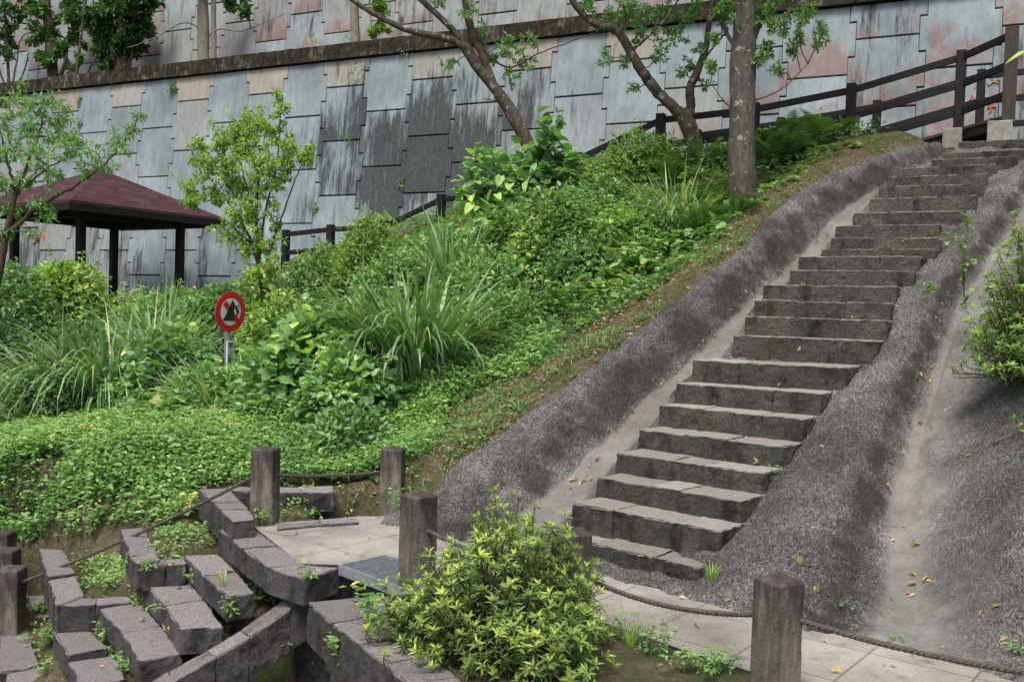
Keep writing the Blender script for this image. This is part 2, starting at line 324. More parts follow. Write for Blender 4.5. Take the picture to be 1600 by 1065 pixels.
def flat(name, c, rough=.5): s = NT(name); return s.done(s.ramp(s.noise(30, 3), [(.3, tuple(v*.88 for v in c)), (.7, c)]), rough)
M_red = flat('sign_red', (.55, .02, .03)); M_white = flat('sign_white', (.62, .66, .64)); M_blk = flat('sign_black', (.02, .025, .025)); M_gr = flat('graffiti_red', (.5, .06, .03)); M_go = flat('graffiti_orange', (.62, .12, .03)); M_gy = flat('graffiti_yellow', (.5, .34, .05))
# ------------------------------------------------------------------ stair stations
ST = [((868, 838), (1089, 884)), ((896, 785), (1124, 829)), ((932, 743), (1159, 784)), ((966, 709), (1190, 737)), ((997, 670), (1224, 697)), ((1030, 632), (1255, 655)), ((1057, 598), (1282, 615)), ((1082, 562), (1320, 574)), ((1146, 523), (1372, 533)), ((1165, 495), (1387, 500)), ((1180, 468), (1392, 474)), ((1193, 444), (1402, 448)), ((1235, 421), (1428, 425)), ((1248, 400), (1439, 401)), ((1285, 390), (1462, 388)), ((1298, 372), (1469, 371)), ((1306, 352), (1469, 350)), ((1333, 332), (1507, 330)), ((1359, 310), (1526, 305)), ((1374, 291), (1537, 287)), ((1387, 277), (1543, 270)), ((1403, 263), (1556, 256)), ((1456, 252), (1590, 242)), ((1475, 240), (1615, 231)), ((1498, 225), (1640, 210))]
sL, sR, sN = [], [], []
for i, (l, r) in enumerate(ST, 1):
    D = np.interp(i, [1, 2, 8, 9, 14, 22, 25], [6.2, 6.4, 7.9, 8.3, 9.6, 11.8, 12.8]); a = P(*l, D)
    xv = np.interp(i, [2, 5, 7, 10], [-920, -1050, -1270, -2000]); n = unit(np.array([800-xv, -F, 0])); d = ray(*r)
    t, w_ = np.linalg.solve(np.array([[d[0], -n[0]], [d[1], -n[1]]]), (a-C0)[:2]); b = C0+d*t; z = (a[2]+b[2])/2
    a[2] = b[2] = z; sL.append(a); sR.append(b); sN.append(unit(b-a))
NS = len(ST)
# extended stations for the loft: buried one, landing edge, then the steps, then one beyond the top
perp = lambda n: np.array([-n[1], n[0], 0])
def stn(i):
    if i >= 0 and i < NS: return sL[i], sR[i], sN[i]
    if i < 0: L = sL[0]-perp(sN[0])*(.22 if i == -1 else .5); R = sR[0]-perp(sN[0])*(.22 if i == -1 else .5); z = .012 if i == -1 else -.25; L = L.copy(); R = R.copy(); L[2] = R[2] = z; return L, R, sN[0]
    k = (i-NS+1); L = sL[-1]+perp(sN[-1])*.5*k; R = sR[-1]+perp(sN[-1])*.5*k; L = L.copy(); R = R.copy(); L[2] += .03*k; R[2] += .03*k; return L, R, sN[-1]
SLK = ([-2, -1, 1, 4, 8, 13, 16, 19, 21, 24, 30], [1.1, 1.12, 1.13, .92, .66, .6, .8, .85, .6, .35, .3])
SRK = ([-2, -1, 1, 4, 8, 13, 16, 19, 24, 30], [.95, .95, .84, .62, .36, .34, .38, .36, .36, .36])
LP = [(-2.3, -.75, .2, .2), (-1.6, -.3, .3, .3), (-1.25, -.1, .4, .25), (-1.1, -.0, .35, .3), (-1.0, .075, .2, .15), (-.88, .09, .1, .2), (-.76, 0, 0, .55), (-.65, -.13, 0, .66), (-.54, -.23, .1, .55), (-.46, -.285, .8, .1), (-.36, -.3, 1, 0), (-.24, -.29, 1, 0), (-.15, -.25, .35, .1), (-.06, -.2, .1, .2), (0.02, -.19, .1, .2)]
RP = [(-.04, -.2, .1, .3), (.06, -.16, .1, .3), (.25, -.1, .1, .05), (.5, -.07, .05, .0), (.72, -.1, 0, .3), (.88, -.2, 0, .62), (1.02, -.31, .1, .5), (1.15, -.37, .6, .15), (1.3, -.4, 1, 0), (1.45, -.37, .7, 0)]
RX = [(.22, -.26, .45, .1), (.5, -.02, .25, .1), (.85, .25, .2, .15), (1.3, .5, .1, .35), (2.0, .8, .3, .4), (3.2, 1.1, .3, .4), (5, 1.4, .3, .4)]
rows = []; rat = []
for k in range(-2, NS+3):
    L, R, n = stn(k); a = np.interp(k, *SLK); b = np.interp(k, *SRK); W_ = np.linalg.norm(R-L); df = np.interp(k, [-2, -1, 0, 2, 8, 13], [.05, .05, .5, .9, .9, .75]) ; lf = np.interp(k, [-2, -1, 0, 1, 16, 22, 25], [.05, .1, .75, 1, 1, .8, .5])
    row = []; at = []
    for (o, dz, s_, m_) in LP:
        if k <= 4 and o < -1.25: o = -1.25+(o+1.25)*.35; dz -= .45
        row.append(L+n*o*a+np.array([0, 0, dz*lf if dz > -.3 else dz])); at.append((s_, m_))
    row.append((L+R)/2+np.array([0, 0, -.22*lf])); at.append((0, .2))
    e = RP[-1][0]*b
    for (o, dz, s_, m_) in RP: row.append(R+n*o*b+np.array([0, 0, dz*df])); at.append((s_, m_))
    for (o, dz, s_, m_) in RX: row.append(R+n*(e+o*(1 if k > 1 else 1.1))+np.array([0, 0, dz*(df if k < 2 else 1)])); at.append((s_, m_))
    row = np.array(row)
    if k >= 0: row[2:, 2] = np.maximum(row[2:, 2], .015+.02*k)
    rows.append(row); rat.append(at)
rows = np.array(rows); rat = np.array(rat)
for _ in range(5):
    q = rows.copy(); q[4:-3] = rows[3:-4]*.25+rows[4:-3]*.5+rows[5:-2]*.25; rows[:, :12] = q[:, :12]; rows[:, 18:] = q[:, 18:]
def cat(p0, p1, p2, p3, t): return .5*((2*p1)+(-p0+p2)*t+(2*p0-5*p1+4*p2-p3)*t*t+(-p0+3*p1-3*p2+p3)*t**3)
def resample(A, sub, axis):
    A = np.moveaxis(A, axis, 0); n = len(A); out = []
    for i in range(n-1):
        for t in np.linspace(0, 1, sub, endpoint=False): out.append(cat(A[max(i-1, 0)], A[i], A[i+1], A[min(i+2, n-1)], t))
    out.append(A[-1]); return np.moveaxis(np.array(out), 0, axis)
RR = resample(resample(np.concatenate([rows, rat], 2), 14, 0), 8, 1)
V = RR[..., :3].copy(); nr, nc = V.shape[:2]; AT = RR[..., 3:]
rough = 1-np.clip(AT[..., 0], 0, 1)*.75
rid = 1-2.2*np.abs(fbm(V*5.5, 61, 3)); V[..., 2] += (fbm(V*2.2, 5, 3)*.045+fbm(V*9, 6, 3)*.034*rough+rid*.018*rough+fbm(V*24, 8, 4)*.034*rough)
V[..., 0] += fbm(V*7, 11, 3)*.02*rough; V[..., 1] += fbm(V*7, 12, 3)*.02*rough
V[15:52, 14:, 2] = np.maximum(V[15:52, 14:, 2], .009)
idx = np.arange(nr*nc).reshape(nr, nc)
Q = np.stack([idx[:-1, :-1], idx[:-1, 1:], idx[1:, 1:], idx[1:, :-1]], -1).reshape(-1, 4)
tag(mk('gutter_slope', V.reshape(-1, 3), Q, M_shot, smooth=True, attr={'smoothness': AT[..., 0].ravel(), 'moss': AT[..., 1].ravel()}), kind='structure')
STRIP = V.reshape(-1, 3)
# ------------------------------------------------------------------ terrain by thin plate spline
ctl = []
def c3(p): ctl.append(tuple(p))
for k in range(0, NS, 1):
    L, R, n = stn(k); a = np.interp(k, *SLK); c3(L+n*(-1.5*a)+[0, 0, -.0]); c3(L+n*(-1.1*a)+[0, 0, .02]); c3(L+n*(-.5*a)+[0, 0, -.75]); c3(L+n*.5+[0, 0, -1.0]); c3(R+n*.8+[0, 0, -1.1]); c3(R+n*3.5+[0, 0, .1])
for q in [(1165, 338, 12.2), (1085, 250, 14.5), (850, 292, 15), (905, 275, 16.2), (690, 352, 18.3), (517, 390, 20), (1180, 232, 15), (1330, 226, 14.4), (1480, 232, 14.0), (1570, 232, 13.6), (600, 660, 9.5), (700, 600, 9.8), (800, 560, 9.8), (850, 520, 10.5), (950, 470, 11), (680, 720, 7.8)]: c3(P(*q))
for q in [(612, 797, .0), (350, 752, .06), (500, 750, .06), (0, 640, .1), (300, 650, .15), (0, 760, -.15), (150, 760, -.02), (60, 845, -.38), (0, 850, -.5), (-150, 900, -.8), (-200, 1100, -1.1), (20, 1020, -.95), (300, 950, -.5)]: c3(G(*q))
LC = np.array([G(*q) for q in [(470, 985, -.7), (560, 930, -.7), (380, 1040, -.9), (520, 1050, -.85), (420, 1062, -1.0), (500, 1015, -.85), (340, 1075, -1.1), (560, 1060, -1.1), (415, 935, -.34), (440, 872, -.2), (395, 860, -.2), (355, 830, -.15), (316, 885, -.26), (375, 915, -.27), (260, 925, -.42), (320, 960, -.42), (195, 970, -.58), (250, 1005, -.58), (125, 1005, -.74), (160, 1045, -.76), (90, 1080, -.9), (150, 890, -.5), (180, 920, -.5), (125, 870, -.46), (270, 845, -.19), (300, 860, -.19), (320, 810, -.12), (240, 870, -.22), (20, 1020, -1.0), (60, 1000, -.98), (40, 940, -.95), (20, 900, -.92), (20, 1070, -1.02), (60, 1060, -1.0), (-60, 1000, -1.0), (-80, 900, -.9), (70, 960, -.95), (330, 1000, -.55), (270, 1045, -.75), (450, 950, -.45), (90, 960, -.8), (40, 870, -.75)]])
for q in [(-5, 14, .45), (-10, 14, .5), (-3, 13, .75), (-8, 18, 1.0), (-14, 20, 1.1), (-9, 22, 1.25), (-4, 18, 1.9), (-12, 26, 1.4), (-20, 28, 1.4), (-20, 16, .8), (-12, 8, -.3), (2, 3.5, -.5), (0, 1, -.8), (6, 2, -.5), (-6, 2, -1.2), (5, 17.5, 4.1), (9, 14.8, 3.9), (14, 10, 5.0), (14, 4, 2), (10, 17, 3.9), (7, 16, 3.9), (0, 20, 3.8), (-5, 23.5, 2.4), (2, 3, -.6), (3.5, 4, -.5), (1.5, 4.2, -.6)]: c3(q)
ctl = np.array(ctl); PX, PZ = ctl[:, :2], ctl[:, 2]
def phi(a, b):
    r2 = ((a[:, None, :]-b[None])**2).sum(-1); return np.where(r2 > 1e-9, .5*r2*np.log(np.maximum(r2, 1e-9)), 0)
n_ = len(PX); A = np.zeros((n_+3, n_+3)); A[:n_, :n_] = phi(PX, PX)+np.eye(n_)*.01; A[:n_, n_] = 1; A[:n_, n_+1:] = PX; A[n_, :n_] = 1; A[n_+1:, :n_] = PX.T
WT = np.linalg.solve(A, np.concatenate([PZ, [0, 0, 0]]))
def zt(x, y):
    q = np.stack([np.ravel(x), np.ravel(y)], -1).astype(float); out = np.empty(len(q))
    for s_ in range(0, len(q), 20000): k = q[s_:s_+20000]; out[s_:s_+20000] = phi(k, PX)@WT[:n_]+WT[n_]+k@WT[n_+1:]
    d2 = np.full(len(q), 9.)
    k = np.where((q[:, 0] < 1) & (q[:, 0] > -6) & (q[:, 1] < 9) & (q[:, 1] > 3))[0]
    if len(k):
        r2 = ((q[k][:, None]-LC[None, :, :2])**2).sum(-1); w_ = np.exp(-r2/.02)+1e-4/(r2+.003)**1.5; z_ = (w_*LC[:, 2]).sum(1)/w_.sum(1); b_ = np.clip(1.5-np.sqrt(r2.min(1))/.32, 0, 1); b_ = b_*b_*(3-2*b_); out[k] = out[k]*(1-b_)+z_*b_
    n2 = np.concatenate([q, q[:, :1]*0], 1); out = out+(fbm(n2*1.5, 3, 3)*.04+fbm(n2*7, 4, 3)*.028)*np.where(q[:, 1] < 6.6, .5, 1)
    return np.clip(out, -1.4, 5.6).reshape(np.shape(x))
def hit(px, py):
    d = ray(px, py); t = np.arange(4, 30, .05); p = C0+d*t[:, None]; b = p[:, 2] < zt(p[:, 0], p[:, 1])
    i = np.argmax(b) if b.any() else len(t)-1; return p[i]
def Gd(px, D): p = P(px, 500, D); return np.array([p[0], p[1], float(zt(p[0], p[1]))])
xs = np.concatenate([np.linspace(-45, -14, 32), np.linspace(-13.8, -4.6, 100), np.linspace(-4.55, 1, 130), np.linspace(1.06, 12, 160), np.linspace(12.3, 45, 30)]); ys = np.concatenate([np.linspace(-8, 4, 16), np.linspace(4.1, 9, 120), np.linspace(9.06, 18, 140), np.linspace(18.3, 34, 40)])
XX, YY = np.meshgrid(xs, ys); ZZ = zt(XX, YY); V = np.stack([XX, YY, ZZ], -1)
# keep the soil below the paving, the planting bed and the gutter works
idx = np.arange(V.shape[0]*V.shape[1]).reshape(V.shape[:2]); Q = np.stack([idx[:-1, :-1], idx[:-1, 1:], idx[1:, 1:], idx[1:, :-1]], -1).reshape(-1, 4)
tag(mk('hillside_ground', V.reshape(-1, 3), Q, M_soil, smooth=True), kind='structure')
# ------------------------------------------------------------------ retaining wall
WO = np.array([-16.03, 30.05, H]); WU = unit(np.array([.897, -.442, 0])); WB = np.array([-WU[1], WU[0], 0]); BAT = .08
def Wl(px, py, off=0):
    wv = np.array([0, 0, 1])+BAT*WB; wn = np.cross(WU, wv); d = ray(px, py); t = np.dot(WO+WB*off-C0, wn)/np.dot(d, wn); q = C0+d*t-WO
    return np.dot(q, WU), q[2]
WR = Matrix(((WU[0], WB[0], 0, WO[0]), (WU[1], WB[1], 0, WO[1]), (0, 0, 1, WO[2]), (0, 0, 0, 1)))
def wpt(u, v, out=0, off=0): return WO+WU*u+WB*(off+BAT*v-out)+np.array([0, 0, v])
rnd = random.Random(4)
def wall_mesh(name, u0_, ncol, vtop, vbot, p, hh, off, seed, upper, parent, tallpar=0):
    V, Q, at = [], [], {k: [] for k in ('tint', 'beige', 'pink', 'red', 'black', 'pv')}
    e = .066; gh, gv = .024, .004; rr = random.Random(seed)
    for c in range(ncol):
        ul, ur = u0_+c*p, u0_+(c+1)*p; tall = (c+tallpar) % 2 == 0; tops = vtop if tall else vtop-hh/2+hh
        k = 0
        while tops-k*hh > vbot:
            t = tops-k*hh; b = t-hh; q1, q3 = b+hh*.25, b+hh*.75; k += 1
            ol = [(ul+e, b), (ur-e, b), (ur-e, q1), (ur+e, q1), (ur+e, q3), (ur-e, q3), (ur-e, t), (ul+e, t), (ul+e, q3), (ul-e, q3), (ul-e, q1), (ul+e, q1)]
            uc, vc = (ul+ur)/2, (t+b)/2; half = t > vtop+.01
            if half: ol = [(ul+e, b), (ur-e, b), (ur-e, q1), (ur+e, q1), (ur+e, vtop), (ul-e, vtop), (ul-e, q1), (ul+e, q1)]; vc = (vtop+b)/2
            i0 = len(V); m = len(ol); dep = rr.uniform(-.008, .008)
            A_ = np.array(ol); nx = np.roll(A_, -1, 0)-A_; pv_ = A_-np.roll(A_, 1, 0)
            nrm = lambda d: np.stack([-d[:, 1], d[:, 0]], -1)/np.maximum(np.linalg.norm(d, axis=1, keepdims=True), 1e-9)
            ins = nrm(nx)+nrm(pv_)   # inward miter (ccw)
            for lay, (g1, y) in enumerate(((1, .09), (1, .012), (2.0, 0))):
                for j in range(m):
                    V.append((A_[j, 0]+ins[j, 0]*gv*g1, dep+y+BAT*A_[j, 1], A_[j, 1]+ins[j, 1]*gh*(.7 if g1 == 1 else 1.1)))
            for lay in (0, 1):
                for j in range(m): Q.append([i0+lay*m+j, i0+lay*m+(j+1) % m, i0+(lay+1)*m+(j+1) % m, i0+(lay+1)*m+j])
            Q.append([i0+2*m+j for j in range(m)])
            n3 = 3*m; be = pk = rd = bl = 0
            if not upper:
                if half and uc < 21: be = rr.uniform(.6, 1)
                elif rr.random() < .08: be = .4
                if uc > 20.5: rd = min(1, (uc-20.2)*.2)*rr.uniform(.3, .95)
                if uc < 5: pk = rr.uniform(0, .6) if rr.random() < .5 else 0
                if 17 < uc < 21: pk = rr.uniform(0, .6)
                g = math.exp(-((uc-14.5)/3.6)**2-((vc-3.6)/1.9)**2); bl = g*1.25+rr.uniform(-.15, .15)
                if vc < 2.2 and uc < 9: bl = .42+rr.uniform(-.1, .15)
                if uc > 24.5 and rr.random() < .5: bl = max(bl, .45)
                if 8 < uc < 11.5 and vc > 2.8: bl = max(bl, rr.uniform(.0, .3))
                bl = max(bl, rr.uniform(-.1, .16))
            else:
                if rr.random() < .6: pk = rr.uniform(.2, .8)
                rd = rr.uniform(.1, .45) if rr.random() < .55 else 0; bl = rr.uniform(0, .38); be = rr.uniform(0, .4)
                if 8.5 < uc < 17: bl = rr.uniform(.3, .55); pk *= .5
            tn = rr.uniform(.2, .95)
            for kk, v_ in (('tint', tn), ('beige', be), ('pink', pk), ('red', rd)): at[kk] += [v_]*n3
            if upper: at['black'] += [bl]*n3
            else:
                jb = rr.uniform(-.38, .34)
                for v in V[i0:]: gg = math.exp(-((v[0]-15.0)/4.0)**2-((v[2]-3.5)/2.1)**2); at['black'].append(max(gg*1.15+jb*(.4+gg), bl if vc < 2.2 and uc < 9 or uc > 24.5 else 0)-.12*max(0, (v[2]-vc)/hh)*gg*2)
            at['pv'] += [(v[2]-vc)/hh for v in V[i0:]]
    return V, Q, at
wall = empty('retaining_wall', wpt(0, -3), 'tall grey interlocking concrete panel retaining wall behind the hillside, stained black and red', 'wall')
def place_local(o):
    o.parent = wall; o.matrix_parent_inverse = wall.matrix_world.inverted(); o.matrix_basis = WR
V, Q, at = wall_mesh('panels', 5.45-12*1.305, 40, 6.37, -4, 1.305, 1.41, 0, 3, False, wall)
o = mk('panel_face', V, Q, M_wall, attr=at); place_local(o)
uu, _v = Wl(302, 30, 2.1); p2 = 1.27
V, Q, at = wall_mesh('panels', uu-14*p2, 42, 14.2, 5.2, p2, 1.41, 2.1, 8, True, wall, 1)
V = [(a, b+2.1, c) for a, b, c in V]
o2 = mk('upper_panel_face', V, Q, M_wall, attr=at); place_local(o2)
mb = MB()
for c_, s_ in (((15, .14+BAT*1.2, 1.2), (62, .1, 10.4)),): pass
def slab_uv(off, v0, v1, y):
    return [(-14, off+y+BAT*v0, v0), (46, off+y+BAT*v0, v0), (46, off+y+BAT*v1, v1), (-14, off+y+BAT*v1, v1)]
bk = []; bq = []
for off, v0, v1 in ((0, -4, 6.4), (2.1, 5.2, 14.2)):
    i0 = len(bk); bk += slab_uv(off, v0, v1, .07)+slab_uv(off, v0, v1, .35); bq += [[i0, i0+1, i0+2, i0+3], [i0+7, i0+6, i0+5, i0+4], [i0+3, i0+2, i0+6, i0+7], [i0+1, i0, i0+4, i0+5], [i0, i0+3, i0+7, i0+4], [i0+2, i0+1, i0+5, i0+6]]
place_local(mk('backing', bk, bq, M_gap))
mb = MB(); u = -14.1
while u < 44:
    V, Q = cubegrid(gridpar(2.6, .16, .02), gridpar(.5, .12, .02), gridpar(.38, .08, .02)); V = V*[1.298, .25, .19]; V += fbm(V*3+u, 2, 3)[:, None]*.02+fbm(V*9+u, 5, 3)[:, None]*.015
    mb.add(V+[u+1.3, .13+BAT*6.57, 6.575], Q); u += 2.61
o = mb.build('coping', M_cope); place_local(o)
# terrace soil behind the coping
tb = [(-14, .35+.5, 6.6), (46, .85, 6.6), (46, 2.75, 6.68), (-14, 2.75, 6.68)]
o = mk('terrace_soil', [(a, b, c) for a, b, c in tb]+[(a, b, c-.5) for a, b, c in tb], [[0, 1, 2, 3], [7, 6, 5, 4], [0, 4, 5, 1], [2, 6, 7, 3], [1, 5, 6, 2], [0, 3, 7, 4]], M_soil); place_local(o)
# graffiti strokes lying on the panels
def strokes(name, lines, mat, r=.014):
    mb = MB()
    for ln in lines:
        pts = []
        for (px, py) in ln: u, v = Wl(px, py); pts.append((u, BAT*v-.012, v))
        mb.tube(np.array(pts), r, 5)
    o = mb.build(name, mat); place_local(o)
strokes('graffiti', [[(55, 366), (57, 373), (55, 380)], [(58, 364), (65, 367), (63, 373), (59, 376)], [(59, 376), (56, 379), (52, 381)], [(66, 365), (70, 370), (69, 374)], [(54, 372), (61, 371)]], M_gr, .022)
strokes('graffiti_orange', [[(1519, 149), (1521, 158), (1518, 166), (1512, 175)], [(1514, 157), (1523, 154)], [(1547, 160), (1543, 169), (1556, 167)], [(1551, 161), (1548, 172), (1546, 177)]], M_go, .017)
strokes('graffiti_yellow', [[(1524, 128), (1523, 138)], [(1545, 133), (1552, 128), (1561, 130)], [(1543, 129), (1545, 134)]], M_gy, .014)
# ------------------------------------------------------------------ upper granite stairs
stairs = empty('granite_staircase', (sL[0]+sR[0])/2*[1, 1, 0], 'long flight of rough granite steps climbing between two concrete gutters', 'stairs')
for i in range(NS):
    L, R, n = sL[i].copy(), sR[i].copy(), sN[i]; u = perp(n)
    t = (np.dot(sL[i+1]-L, u) if i+1 < NS else .5)+.09; t = max(t, .3)
    rise = (L[2]-sL[i-1][2]) if i else .16
    hg = max(.1, rise)+.015
    if i == 13: hg = .17
    W_ = np.linalg.norm(R-L); rr = random.Random(i*7+1); nb = 3
    cuts = sorted([0]+[(k+1)/nb+rr.uniform(-.07, .07) for k in range(nb-1)]+[1]); mb = MB()
    for k in range(nb):
        a = L+(R-L)*cuts[k]+n*.003; b = L+(R-L)*cuts[k+1]-n*.003; jy = rr.uniform(-.012, .012); jz = rr.uniform(-.006, .004)
        off = u*jy+np.array([0, 0, jz]); rt = n*rr.uniform(-.02, .02)
        block(mb, [a+off, b+off, b+off+u*t, a+off+u*t], hg, .022, .008, .014, .004, i*5+k, rr.uniform(.25, .8), .01, 11)
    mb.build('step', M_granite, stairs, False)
# ------------------------------------------------------------------ landing and planting bed
def prism(name, outline, depth, mat, parent=None, mb=None, t=.5, side=None):
    V = np.array([np.asarray(q, float) for q in outline]); n = len(V); B = V-[0, 0, depth]
    ar = sum(V[i][0]*V[(i+1) % n][1]-V[(i+1) % n][0]*V[i][1] for i in range(n))
    if ar < 0: V = V[::-1]; B = B[::-1]
    m = mb or MB(); m.add(np.concatenate([V, B]), [list(range(n)), [n+j for j in range(n)][::-1]]+[[j, n+j, n+(j+1) % n, (j+1) % n] for j in range(n)], t)
    if side: return mk(name, m.V[0], m.Q, None, parent, mats=[mat, side], midx=[0]+[1]*(len(m.Q)-1), attr=m.T[0])
    if mb is None: return m.build(name, mat, parent)
g0 = lambda pts, z=0: [G(a, b, z) for a, b in pts]
tag(prism('paved_landing', g0([(396, 822), (436, 816), (520, 810), (560, 806), (605, 806), (700, 800), (900, 800), (1150, 850), (1900, 960), (2400, 1500), (1300, 1180), (1185, 1052), (1060, 1012), (985, 985), (835, 940), (606, 866), (532, 882), (470, 880)]), .75, M_paver, side=M_slate2), kind='structure')
tag(prism('planting_bed', g0([(600, 934), (690, 925), (830, 945), (984, 986), (1059, 1013), (1184, 1053), (1280, 1180), (1000, 1500), (760, 1250), (700, 1110), (640, 1010)], -.012), .75, M_soil, side=M_slate2), kind='structure')
# metal grating bridging the channel
gr = empty('drain_grating', G(640, 900, 0), 'galvanised steel grating bridging the dark drainage channel at the paved landing', 'grating')
ga, gb, gc, gd = [G(*q, .0) for q in ((530, 883), (603, 867), (832, 941), (765, 968))]
e1 = unit(gb-ga); e2 = unit(gd-ga); L1 = np.linalg.norm(gb-ga); L2 = np.linalg.norm(gd-ga)
mbf, mbb = MB(), MB(); R_ = np.array([e1, e2, [0, 0, 1]]).T
def bar(m, c, sx, sy, sz): m.box(c, (sx, sy, sz), R_, 0)
for k in (0, 1): bar(mbf, ga+e1*L1*k+e2*L2/2+[0, 0, -.025], .012, L2, .06); bar(mbf, ga+e2*L2*k+e1*L1/2+[0, 0, -.025], L1-.012, .012, .06)
for k in range(1, int(L1/.03)): bar(mbb, ga+e1*.03*k+e2*L2/2+[0, 0, -.012], .005, L2-.014, .028)
for k in range(1, int(L2/.1)): bar(mbb, ga+e2*.1*k+e1*L1/2+[0, 0, -.004], L1-.014, .006, .006)
mbf.build('frame', M_galv, gr); mbb.build('grid', M_grate_d, gr)
# ------------------------------------------------------------------ lower slate stairs and kerbs
low = empty('slate_staircase', G(300, 1000, -.9), 'broad dark slate steps going down to the left below the paved landing', 'stairs')
def qblock(mb, px4, z, hg, seed, t=.5, **kw):
    zz = z if hasattr(z, '__len__') else [z]*4
    block(mb, [G(a, b, q) for (a, b), q in zip(px4, zz)], hg, kw.get('step', .02), .007, kw.get('amp', .014), .003, seed, t, kw.get('batter', .0), 7)
# each step may be two stones: px order front-left, front-right, back-right, back-left
SL_ = [([[(343, 827), (380, 856), (433, 852), (393, 823)], [(381, 857), (418, 885), (474, 881), (434, 853)], [(419, 886), (476, 904), (528, 886), (475, 882)]], 0.004, .16),
       ([[(289, 868), (320, 899), (368, 893), (340, 865)], [(321, 900), (356, 932), (397, 926), (369, 894)]], -.16, .15),
       ([[(225, 908), (258, 946), (318, 936), (289, 897)], [(259, 947), (283, 983), (348, 979), (319, 937)]], -.32, .15),
       ([[(157, 951), (192, 988), (250, 976), (216, 940)], [(193, 989), (219, 1032), (284, 1020), (251, 977)]], -.48, .15),
       ([[(83, 985), (107, 1022), (168, 1012), (138, 981)], [(108, 1033), (128, 1072), (196, 1060), (178, 1024)]], -.64, .15),
       ([[(40, 1075), (70, 1110), (150, 1100), (108, 1066)]], -.8, .15)]
for i, (bl, z, hg) in enumerate(SL_):
    mb = MB()
    for j, q in enumerate(bl): qblock(mb, q, z, hg, 50+i*4+j, .35+.4*((i*3+j*5) % 4)/3)
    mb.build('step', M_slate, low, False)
def kerb(label, blocks, name='stone_kerb', base=None, mat=None, group=None, **kw):
    c = np.mean([G(a, b, (z if not hasattr(z, '__len__') else z[0])) for q, z, h in blocks for a, b in q], 0); r = empty(name, c-[0, 0, .2], label, 'kerb', group); mb = MB()
    for j, (q, z, h) in enumerate(blocks): qblock(mb, q, z, h, 90+j*3+int(c[0]*10), .3+.5*((j*7) % 5)/4, **kw)
    mb.build('kerb_stone', mat or M_slate, r, False); return r
lpx = [(494, 901), (443, 937), (377, 983), (323, 1016), (262, 1048), (195, 1090)]; rpx = [(512, 909), (454, 949), (390, 996), (337, 1026), (270, 1066), (205, 1112)]; zz = [-.06, -.2, -.34, -.42, -.53, -.66]
kerb('sloping slate kerb running down the right side of the dark lower steps', [([lpx[i], rpx[i], rpx[i+1], lpx[i+1]], [zz[i], zz[i], zz[i+1], zz[i+1]], .26) for i in range(5)], batter=0)
kerb('slate kerb along the planting bed beside the foreground bush', [([(481, 940), (518, 972), (600, 958), (540, 934)], 0, .22), ([(519, 973), (562, 1006), (640, 990), (601, 959)], 0, .3), ([(563, 1007), (600, 1035), (672, 1022), (641, 991)], 0, .3), ([(601, 1036), (640, 1070), (710, 1056), (673, 1023)], 0, .3), ([(641, 1071), (740, 1160), (820, 1140), (711, 1057)], 0, .3), ([(541, 934), (600, 957), (640, 950), (612, 930)], -.003, .3)])
kerb('bluish rubble stone course below the planting bed kerb', [([(484, 943), (560, 1009), (612, 996), (545, 940)], -.31, .3), ([(561, 1010), (640, 1075), (700, 1060), (613, 997)], -.31, .3), ([(483, 942), (545, 939), (600, 934), (530, 930)], -.31, .3)], name='rubble_course', mat=M_slate2, amp=.035)
kerb('flat slate stones at the bottom of the ditch beyond the sloping kerb', [([(337, 1041), (357, 1056), (440, 1047), (420, 1031)], -.72, .2), ([(425, 1027), (442, 1041), (489, 1030), (473, 1018)], -.7, .2), ([(352, 1060), (385, 1090), (470, 1078), (430, 1054)], -.78, .2)])
kerb('slate kerb on the left edge of the upper planter behind the leaning post', [([(311, 764), (345, 795), (388, 795), (356, 762)], .12, .22), ([(346, 796), (363, 815), (398, 812), (389, 796)], .12, .22)])
kerb('weathered slate course under the upper planter kerb', [([(313, 778), (343, 830), (390, 826), (360, 775)], -.1, .3)], name='rubble_course', mat=M_slate2, amp=.03)
kerb('low slate kerb along the back of the upper planter by the field', [([(357, 766), (430, 769), (432, 762), (358, 759)], .1, .16), ([(431, 769), (470, 769), (472, 761), (433, 761)], .1, .16), ([(471, 769), (522, 768), (520, 758), (473, 760)], .1, .16)])
kerb('thin slate edging between the upper planter and the pale paving', [([(433, 826), (500, 819), (497, 812), (436, 818)], .015, .1), ([(501, 819), (560, 815), (557, 808), (498, 812)], .02, .1)], amp=.008)
kerb('slate kerb on the left edge of the middle planter beside the dark steps', [([(188, 826), (205, 868), (247, 866), (223, 824)], -.16, .17), ([(205, 869), (214, 880), (250, 876), (246, 866)], -.16, .17)])
kerb('short slate riser stones at the front of the middle planter', [([(214, 881), (258, 881), (258, 873), (216, 873)], -.17, .18), ([(259, 881), (290, 879), (288, 872), (259, 873)], -.17, .18)])
kerb('slate kerb on the left edge of the lowest planter near the left posts', [([(62, 857), (75, 900), (116, 893), (98, 858)], -.42, .22), ([(75, 901), (89, 944), (131, 930), (116, 894)], -.45, .22)])
kerb('slate kerb at the front of the lowest planter with weeds below', [([(90, 945), (150, 944), (150, 934), (92, 932)], -.46, .2), ([(151, 944), (205, 939), (203, 930), (151, 934)], -.46, .2)])
kerb('flat purple paving stones lying beside the leftmost post', [([(0, 975), (0, 1050), (60, 1040), (40, 970)], -.93, .1), ([(10, 1052), (20, 1090), (90, 1075), (62, 1042)], -.93, .1), ([(42, 930), (60, 965), (84, 960), (70, 930)], -.85, .1)], name='paving_stones')
